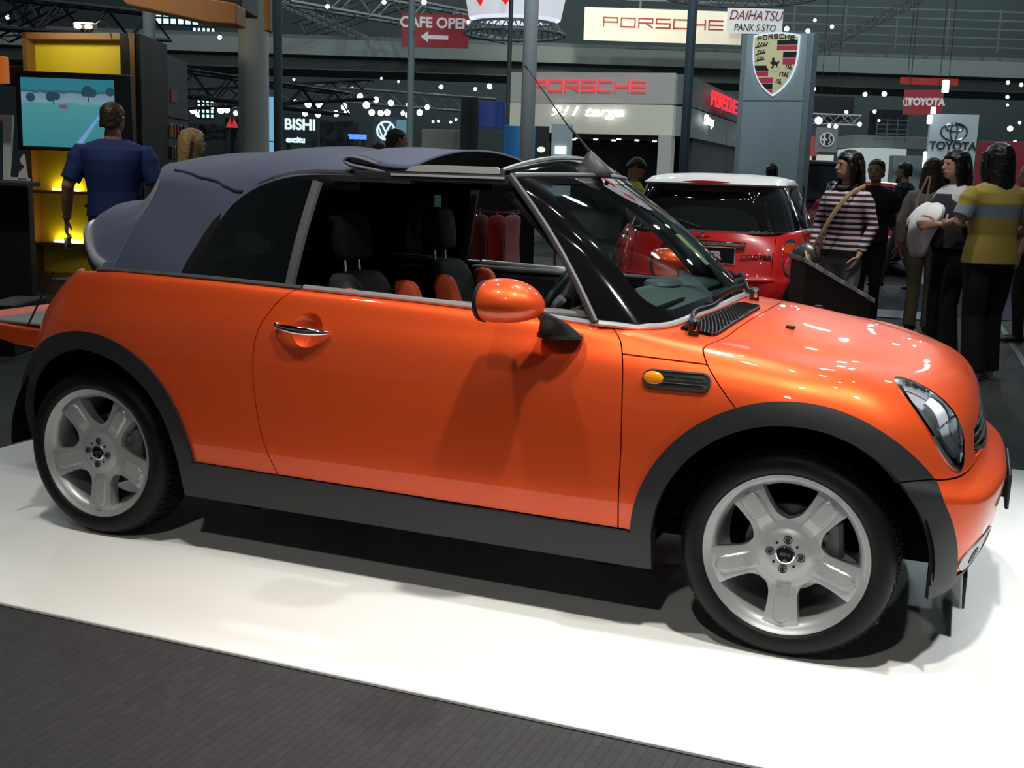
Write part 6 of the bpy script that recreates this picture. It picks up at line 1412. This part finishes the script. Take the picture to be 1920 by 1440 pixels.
sw_ = person('dark-haired woman in pink and black striped sweater looking left', sp_, 1.625, wrz, 'f', SKIN2, HBLK, 'shoulder', STR, mat('grey_jeans', (.20, .22, .26), .8), armL=((-.138, -.01, .65), (-.115, .06, .52)), armR=((.142, -.01, .645), (.125, .07, .53)), sleeve=1.2, build=.93, look=-.55, hem=.51, shoe=WSHOE)
m = MB(); m.rings([[(.112*math.cos(a), .086*math.sin(a), z) for a in np.linspace(0, 2*PI, 29)[:-1]] for z in (.505, .535)]); m.build('sweater_waistband', BLKC, sw_)
m = MB(); m.tube([(.052*math.cos(a), .046*math.sin(a)+.006, .842-.018*math.sin(a)) for a in np.linspace(0, 2*PI, 25)], .009, 6, False); m.build('sweater_neckband', BLKC, sw_)
Mw = Matrix.Translation(sw_.location) @ Matrix.Rotation(wrz, 4, 'Z') @ Matrix.Scale(1.625, 4)
m = MB(); path_ = [(-.085, .0, .842), (-.055, .085, .80), (.0, .108, .72), (.06, .105, .62), (.125, .075, .53)]; m.tube([Mw @ Vector(q) for q in smoothp(path_, 16)], [(.018, .004)]*16, 8, upv=(0, 0, 1))
bag = m.build('shoulder_bag', mat('tan_strap', (.52, .36, .19), .6), smooth=60); tag(bag, 'round silver-grey shoulder bag on a tan strap worn by the woman in the striped sweater', 'bag')
q = Mw @ Vector((.150, .075, .50)); m = MB(); m.ball(tuple(q), .115, 20, 12, 1, .6, .9); m.build('bag_body', mat('bag_silver', (.16, .15, .15), .3, .6), bag, smooth=180)
m = MB(); m.tube([q+Vector((.0, -.07, .04)), q+Vector((.02, -.10, -.02)), q+Vector((.0, -.09, -.07))], .012, 8); m.build('bag_buckle', mat('buckle', (.5, .40, .25), .4, .4), bag)
person('man in dark clothes standing directly behind the striped-sweater woman', at(1643, 330, 11.6), 1.63, HROT+2.6, 'm', SKIN, HBLK, 'short', BLKC, BLKC)
person('man in navy jacket and grey trousers striding away, seen between the women', at(1697, 330, 15.8), 1.70, HROT+.9, 'm', SKIN, HBLK, 'short', mat('navy_jacket', (.008, .010, .018), .85), mat('taupe_trousers', (.10, .09, .08), .85), sleeve=2, stride=.16)
w9 = person('woman with long wavy dark hair in striped blouse and khaki trousers, back turned', at(1748, 330, 11), 1.64, HROT-.6, 'f', SKIN, HBRN, 'long', stripes('grey_stripes', (.22, .22, .20), (.40, .40, .38), 160, .5), mat('olive_trousers', (.11, .095, .06), .85), sleeve=1, flare=.01)
w10 = person('short-haired woman in white tee and dark vest, in profile facing left', at(1794, 330, 9.15), 1.66, HROT+PI/2+.25, 'f', SKIN2, HBLK, 'bob', WHT, BLKC, armL=((-.165, .02, .67), (-.115, .15, .66)), armR=((.155, .0, .66), (.10, .13, .66)), sleeve=.5, flare=.022, shoe=WSHOE, hem=.56)
m = MB(); m.rings([[(.122*sx*math.cos(a), .098*sy*math.sin(a), z) for a in np.linspace(0, 2*PI, 29)[:-1]] for z, sx, sy in ((.55, 1, 1.02), (.62, .96, 1), (.70, .96, 1.06), (.76, .93, 1.05), (.80, .72, .85))]); m.build('vest', mat('charcoal_vest', (.02, .02, .028), .8), w10)
Mx = Matrix.Translation(w10.location) @ Matrix.Rotation(w10.rotation_euler.z, 4, 'Z') @ Matrix.Scale(1.66, 4)
m = MB(); rs = []
for k, (x, y, z, rx, ry) in enumerate([(.0, .12, .755, .03, .03), (.0, .125, .74, .075, .050), (.0, .13, .71, .095, .066), (.005, .14, .675, .098, .070), (.01, .150, .64, .085, .066), (.02, .150, .60, .062, .055), (.03, .145, .56, .052, .046), (.035, .14, .525, .046, .038), (.04, .135, .50, .032, .028)]):
    rs.append([tuple(Mx @ Vector((x+rx*math.cos(a)*(1+.13*math.cos(5*a+z*14)+.06*math.cos(11*a-z*40)), y+ry*math.sin(a)*(1+.16*math.cos(4*a-z*20)), z+.012*math.cos(3*a+k)))) for a in np.linspace(0, 2*PI, 41)[:-1]])
m.rings(rs); jk = m.build('folded_jacket', mat('white_jacket', (.80, .80, .82), .75), sub=1, smooth=180); tag(jk, 'crumpled white jacket carried on the arm of the short-haired woman', 'jacket')
w11 = person('long-haired woman in mustard tee with pale blue band, back turned, black trousers', at(1872, 330, 8.35), 1.69, HROT+.25, 'f', SKIN, HBLK, 'long', bandmat('mustard_tee', (.36, .27, .06), (.20, .26, .33), .695, .745), BLKC, armL=((-.17, .0, .67), (-.13, .13, .66)), armR=((.172, -.01, .66), (.175, .10, .60)), sleeve=.6, build=1.12, flare=.022, shoe=WSHOE, stride=.03)
person('visitor in grey top cut off by the right edge of the frame', at(1938, 330, 10.5), 1.62, HROT+1.2, 'm', SKIN, HBLK, 'short', mat('grey_top', (.10, .12, .11), .8), BLKC)
for px, lb, c in ((1686, 'tiny distant visitor in white shirt by the grey-green partition, further left', WHT), (1704, 'tiny distant visitor in pale blue shirt by the partition, right of the other', mat('pale_blue_shirt', (.3, .4, .5), .8))): person(lb, at(px, 340, 24 if px < 1700 else 26), 1.60, HROT, 'm', SKIN, HBLK, 'short', c, BLKC, vox=.03)
hb_ = Mx
q = at(1724, 425, 10.4); hbg = empty('handbag', tuple(q), HROT, 'small tan handbag at the side of the woman in the striped blouse', 'bag'); m = MB(); m.box((0, 0, -.12), (.20, .10, .20), bev=.03); m.build('bag_body', mat('brown_leather', (.16, .08, .04), .5), hbg, smooth=40); m = MB(); m.tube([(-.06, 0, -.03), (-.02, .05, .25), (.07, .10, .45)], .010, 6); m.tube([(.06, 0, -.03), (.06, .05, .22), (.09, .10, .45)], .010, 6); m.build('bag_strap', bpy.data.materials['tan_strap'], hbg)
# ------------------------------------------------------------------ lectern with slanted information plate
d0 = 7.6; P0 = at(1512, 482, d0); P1 = at(1634, 560, d0); lc = empty('information_lectern', (P0[0], P0[1], -.012), HROT, 'dark brown information lectern with slanted patterned metal top, right of the red hatchback', 'lectern')
lx = (P1-P0) @ R2; z0, z1 = P0[2]+.012, P1[2]+.012
m = MB(); m.prism([(0, 0), (lx, 0), (lx, z1-.03), (0, z0-.03)], 0, .42, 'xz'); m.build('lectern_body', mat('dark_brown_laminate', (.030, .016, .013), .6), lc, smooth=0)
m = MB(); m.prism([(-.02, z0-.03), (lx+.02, z1-.03), (lx+.02, z1), (-.02, z0)], -.02, .44, 'xz'); m.build('slanted_plate', varied(mat('patterned_metal', (.3, .3, .28), .4, .5), (.12, .12, .11), (.85, .83, .76), 30, 3), lc, smooth=0, bevel=.003)
# ------------------------------------------------------------------ yellow shelving unit with television (left)
YEL = mat('yellow_back_panel', (.62, .46, .015), .6); OAK = mat('oak_edge', (.20, .09, .03), .5)
a = at(50, 300, 12.0); b = at(258, 300, 11.75); zt = at(150, 62, 11.9)[2]+.012
dx = (b-a)[:2]; Wd = float(np.linalg.norm(dx)); an = math.atan2(dx[1], dx[0])
sh_ = empty('shelving_unit', (a[0], a[1], -.012), an, 'tall oak-edged shelving unit with glowing yellow compartments behind the man', 'shelving')
m = MB(); m.box((.03, .08, zt/2), (.05, .16, zt)); m.box((Wd-.03, .08, zt/2), (.05, .16, zt)); m.box((Wd/2, .08, zt-.03), (Wd, .16, .06)); m.box((Wd/2, .08, .10), (Wd, .16, .20)); m.build('frame', OAK, sh_, smooth=0)
lv = [at(70, y, 12.2)[2]+.012 for y in (545, 453, 358, 270)]
for z in lv[1:]: m = MB(); m.box((Wd/2, .075, z), (Wd-.1, .14, .03)); m.build('shelf', OAK, sh_, smooth=0)
m = MB(); m.box((Wd/2, .15, zt/2), (Wd-.1, .02, zt-.1)); m.build('back_panel', YEL, sh_, smooth=0)
GL = emis('shelf_lamp', (1, .92, .25), 30)
tops = lv+[zt-.75]
for k, z in enumerate(lv[:3]+[zt-.86]):
    m = MB()
    for q in (.30, .68): m.box((Wd*q, .10, z+.030), (.30, .03, .012))
    m.build('shelf_lamp', GL, sh_, smooth=0)
m = MB(); m.box((Wd/2, .075, zt-.88), (Wd-.1, .14, .03)); m.build('shelf', OAK, sh_, smooth=0)
l = bpy.data.lights.new('shelf_top_light', 'AREA'); l.energy = 6; l.color = (1, .95, .6); l.size = .9; l.shape = 'RECTANGLE'; l.size_y = .1; o = bpy.data.objects.new('shelf_top_light', l); COL.objects.link(o); o.parent = sh_; o.location = (Wd/2, -.45, zt+.10); o.rotation_euler = (.75, 0, 0)
# side wall with racks of small goods
c0 = at(260, 300, 11.75); c1 = at(347, 300, 13.6); d2 = (c1-c0)[:2]; W2 = float(np.linalg.norm(d2)); a2 = math.atan2(d2[1], d2[0])
rw = empty('display_wall', (c0[0]+.03, c0[1]+.03, -.012), a2, 'dark side wall with grey panel and slots of small goods, right of the yellow shelving', 'display wall')
m = MB(); m.box((W2*.27, .1, zt/2), (W2*.54, .2, zt)); m.build('black_panel', mat('wall_black', (.006, .006, .009), .6), rw, smooth=0)
m = MB(); m.box((W2*.77, .1, zt/2-.05), (W2*.46, .2, zt-.10)); gp = m.build('grey_panel', mat('wall_grey_panel', (.075, .075, .078), .6), rw, smooth=0)
GC = [(.5, .35, .1), (.35, .05, .03), (.3, .03, .03), (.03, .03, .035), (.02, .02, .02), (.12, .12, .13)]
for r, zz in enumerate((.655, .565, .43)):
    for k in range(6):
        m = MB(); m.box((W2*(.565+.07*k), -.012, zt*zz), (W2*.035, .03, zt*.055), bev=.006); m.build('slot_item', mat('item_%d%d' % (r, k), GC[k] if r == 0 else ((.03, .03, .035), (.10, .10, .11))[k % 2], .5), gp, smooth=0)
for z in (.71, .50): m = MB(); m.box((W2*.77, -.003, zt*z), (W2*.46, .006, .012)); m.build('panel_joint', GAP, gp, smooth=0)
m = MB(); m.box((W2*.66, -.006, zt*.80), (W2*.14, .01, zt*.05)); m.build('orange_print', mat('print_orange', (.30, .10, .05), .6), gp, smooth=0)
# television
tvc = at(142, 211, 10.9); tv = empty('television', tuple(tvc), HROT+.06, 'large flat television showing a road course, hung in front of the yellow shelving', 'television'); u = pxm(10.9)
m = MB(); m.box((0, 0, 0), (u*206, .10, u*140), bev=.01); m.build('screen_casing', mat('tv_black', (.010, .010, .011), .35), tv, smooth=40)
def tvmat():
    m = mat('tv_picture', (.01, .01, .01), .25); nt = m.node_tree; b = nt.nodes['Principled BSDF']; tc = nt.nodes.new('ShaderNodeTexCoord'); sx = nt.nodes.new('ShaderNodeSeparateXYZ'); nt.links.new(tc.outputs['Object'], sx.inputs[0])
    r = nt.nodes.new('ShaderNodeValToRGB'); mr = nt.nodes.new('ShaderNodeMapRange'); mr.inputs[1].default_value = -u*64; mr.inputs[2].default_value = u*64; nt.links.new(sx.outputs[2], mr.inputs[0])
    nz = nt.nodes.new('ShaderNodeTexNoise'); nz.inputs['Scale'].default_value = 9; nz.inputs['Detail'].default_value = 5; nt.links.new(tc.outputs['Object'], nz.inputs[0]); ad = nt.nodes.new('ShaderNodeMath'); ad.operation = 'MULTIPLY_ADD'; ad.inputs[1].default_value = .12; nt.links.new(nz.outputs[0], ad.inputs[0]); nt.links.new(mr.outputs[0], ad.inputs[2]); nt.links.new(ad.outputs[0], r.inputs[0])
    els = r.color_ramp.elements; els[0].position = 0; els[0].color = (.03, .19, .21, 1); els[1].position = .66; els[1].color = (.06, .24, .27, 1)
    for p_, c_ in ((.70, (.16, .27, .33, 1)), (.80, (.13, .22, .28, 1)), (.83, (.02, .07, .09, 1)), (.87, (.02, .16, .21, 1))): e_ = els.new(p_); e_.color = c_
    nt.links.new(r.outputs[0], b.inputs['Emission Color']); b.inputs['Emission Strength'].default_value = 1.0; return m
TP_ = tvmat(); m = MB(); m.box((-u*10, -.052, -u*2), (u*166, .008, u*122)); pc_ = m.build('screen', TP_, tv, smooth=0)
m = MB(); m.prism([(-u*2, -u*62), (u*10, -u*62), (u*58, u*10), (u*56, u*10)], -.062, -.058, 'xz'); m.build('road_line', emis('tv_line', (.14, .30, .52), 1), pc_, smooth=0)
m = MB()
for (x, z, r) in ((-40, 26, 9), (-30, 27, 7), (26, 38, 10), (34, 35, 8), (20, 34, 6), (66, 38, 8), (-76, 24, 8)): m.cyl((u*x, -.060, u*z), u*r, .004, 12, 'y')
m.box((u*-35, -.060, u*19), (u*2, .004, u*14)); m.box((u*27, -.060, u*26), (u*2, .004, u*14)); m.build('screen_trees', emis('tv_tree', (.012, .05, .07), 1), pc_, smooth=0)
m = MB(); m.box((-u*18, -.060, u*9), (u*14, .004, u*7)); m.build('screen_cars', emis('tv_red', (.16, .06, .12), 1), pc_, smooth=0)
m = MB(); m.box((0, .3, 0), (.08, .6, .08)); m.build('wall_arm', BLACK, tv, smooth=0)
# twin lamp on top of the shelving
p = at(160, 51, 11.4); tl_ = empty('twin_lamp', tuple(p), HROT, 'white twin flood lamp on top of the yellow shelving unit', 'lamp'); m = MB(); m.box((0, 0, .015), (.20, .12, .05), bev=.015); m.build('lamp_housing', mat('lamp_white', (.4, .4, .4), .5), tl_, smooth=40)
for s in (-1, 1): m = MB(); m.ball((s*.05, -.055, 0), .032, 12, 8, 1.2, .5, .7); m.build('lamp_bulb', emis('bulb_white', (1, .98, .9), 8) if s < 0 else bpy.data.materials['bulb_white'], tl_, smooth=180)
m = MB(); m.tube([(.08, 0, .02), (.14, 0, .06), (.20, .05, .04), (.22, .1, -.1)], .006, 6); m.build('lamp_cable', TRG, tl_)
# far left corner
block('orange_box', -50, 104, 9, 155, 9.9, (.55, .11, .02), 'bright orange box at the left edge of the frame', 'box', .1, (1, .25, .03), .25)
block('dark_red_panel', 8, 124, 50, 160, 12.6, (.06, .006, .006), 'dark red panel behind the orange box', 'panel', .2)
block('black_cabinet', -60, 348, 58, 490, 10.2, (.006, .006, .007), 'black cabinet at the left edge under the white figure board', 'cabinet', .12, floor_=True)
p = at(22, 338, 10.4); fb = empty('figure_board', (p[0], p[1], p[2]), HROT, 'white curved cut-out board standing on the black cabinet at the left edge', 'board'); u = pxm(10.4)
m = MB(); m.prism([(-u*14, 0), (u*34, 0), (u*34, u*4), (-u*4, u*6), (u*2, u*50), (u*6, u*95), (u*8, u*118), (-u*14, u*118), (-u*18, u*110), (-u*10, u*106)], -.02, .02, 'xz'); m.build('board_panel', mat('board_white', (.82, .84, .82), .6), fb, smooth=0)
m = MB(); m.prism([(u*14, u*4), (u*30, u*4), (u*28, u*24), (u*26, u*48), (u*20, u*40), (u*18, u*20)], -.03, .01, 'xz'); m.build('board_fin', bpy.data.materials['board_white'], fb, smooth=0)
m = MB(); m.box((u*20, -.04, u*27), (u*13, .01, u*4)); m.box((u*20, -.04, u*27), (u*4, .01, u*13)); m.build('board_cross', mat('cross_dark', (.10, .03, .03), .6), fb, smooth=0)
block('leaflet_tray', -30, 340, 50, 349, 9.9, (.04, .04, .045), 'low dark tray on top of the black cabinet', 'tray', .3)
block('step_plinth', -40, 572, 25, 602, 7.9, (.008, .008, .009), 'low black plinth at the left edge behind the open tailgate', 'plinth', .6, floor_=True)
# merchandise rail seen through the side window
e = empty('clothes_rail', at(900, 470, 11.5)*np.array([1, 1, 0]), HROT, 'chrome clothes rail seen through the car side windows', 'clothes rail'); u = pxm(11.5); zr = at(900, 395, 11.5)[2]
m = MB(); m.tube([(-.75, 0, zr), (.75, 0, zr)], .014, 8)
for x in (-.75, .75): m.tube([(x, 0, zr), (x, 0, -.01)], .014, 8); m.box((x, 0, .0), (.05, .4, .02))
m.tube([(-.75, 0, zr*.45), (.75, 0, zr*.45)], .010, 6); m.build('rail_frame', CHROME, e)
def garment(px, w, h, col, label):
    o = empty('hanging_shirt', (0, 0, 0), 0, label, 'shirt'); p = at(px, 400, 11.5); o.location = (p[0], p[1], zr); o.rotation_euler = (0, 0, HROT+1.15)
    m = MB(); m.rings([[(sx*w*math.cos(a)+.01*math.sin(z*20+a*3), .05*math.sin(a)*sy, z*h) for a in np.linspace(0, 2*PI, 21)[:-1]] for z, sx, sy in ((-.06, .20, .5), (-.10, .5, .8), (-.2, .52, 1), (-.6, .48, 1), (-1, .54, 1.2))]); m.build('shirt_body', mat('garment_'+str(px), col, .8), o, smooth=60)
    m = MB(); m.tube([(-w*.35, 0, -.09*h), (0, 0, -.05*h), (w*.35, 0, -.09*h)], .006, 6); m.tube([(0, 0, -.05*h), (0, 0, .02)], .004, 6); m.build('hanger', CHROME, o); return o
garment(932, .34, .62, (.35, .012, .014), 'bright red shirt on the clothes rail, left of the pink one'); garment(962, .30, .50, (.55, .20, .22), 'pink shirt on the clothes rail nearest the windscreen pillar'); garment(900, .32, .60, (.16, .01, .012), 'dark red shirt on the clothes rail behind the bright red one')
block('light_green_panel', 812, 366, 826, 420, 12.4, (.25, .5, .45), 'narrow glowing green-white panel seen through the side window', 'panel', .05, (.5, 1, .85), .8)
block('pink_crates', 783, 352, 812, 388, 12.2, (.30, .15, .11), 'stack of thin salmon-coloured boards seen through the side window', 'boards', .3)
block('black_display_wall', 790, 345, 1000, 480, 13.4, (.010, .010, .011), 'black low wall behind the clothes rail', 'wall unit', .2, floor_=True)
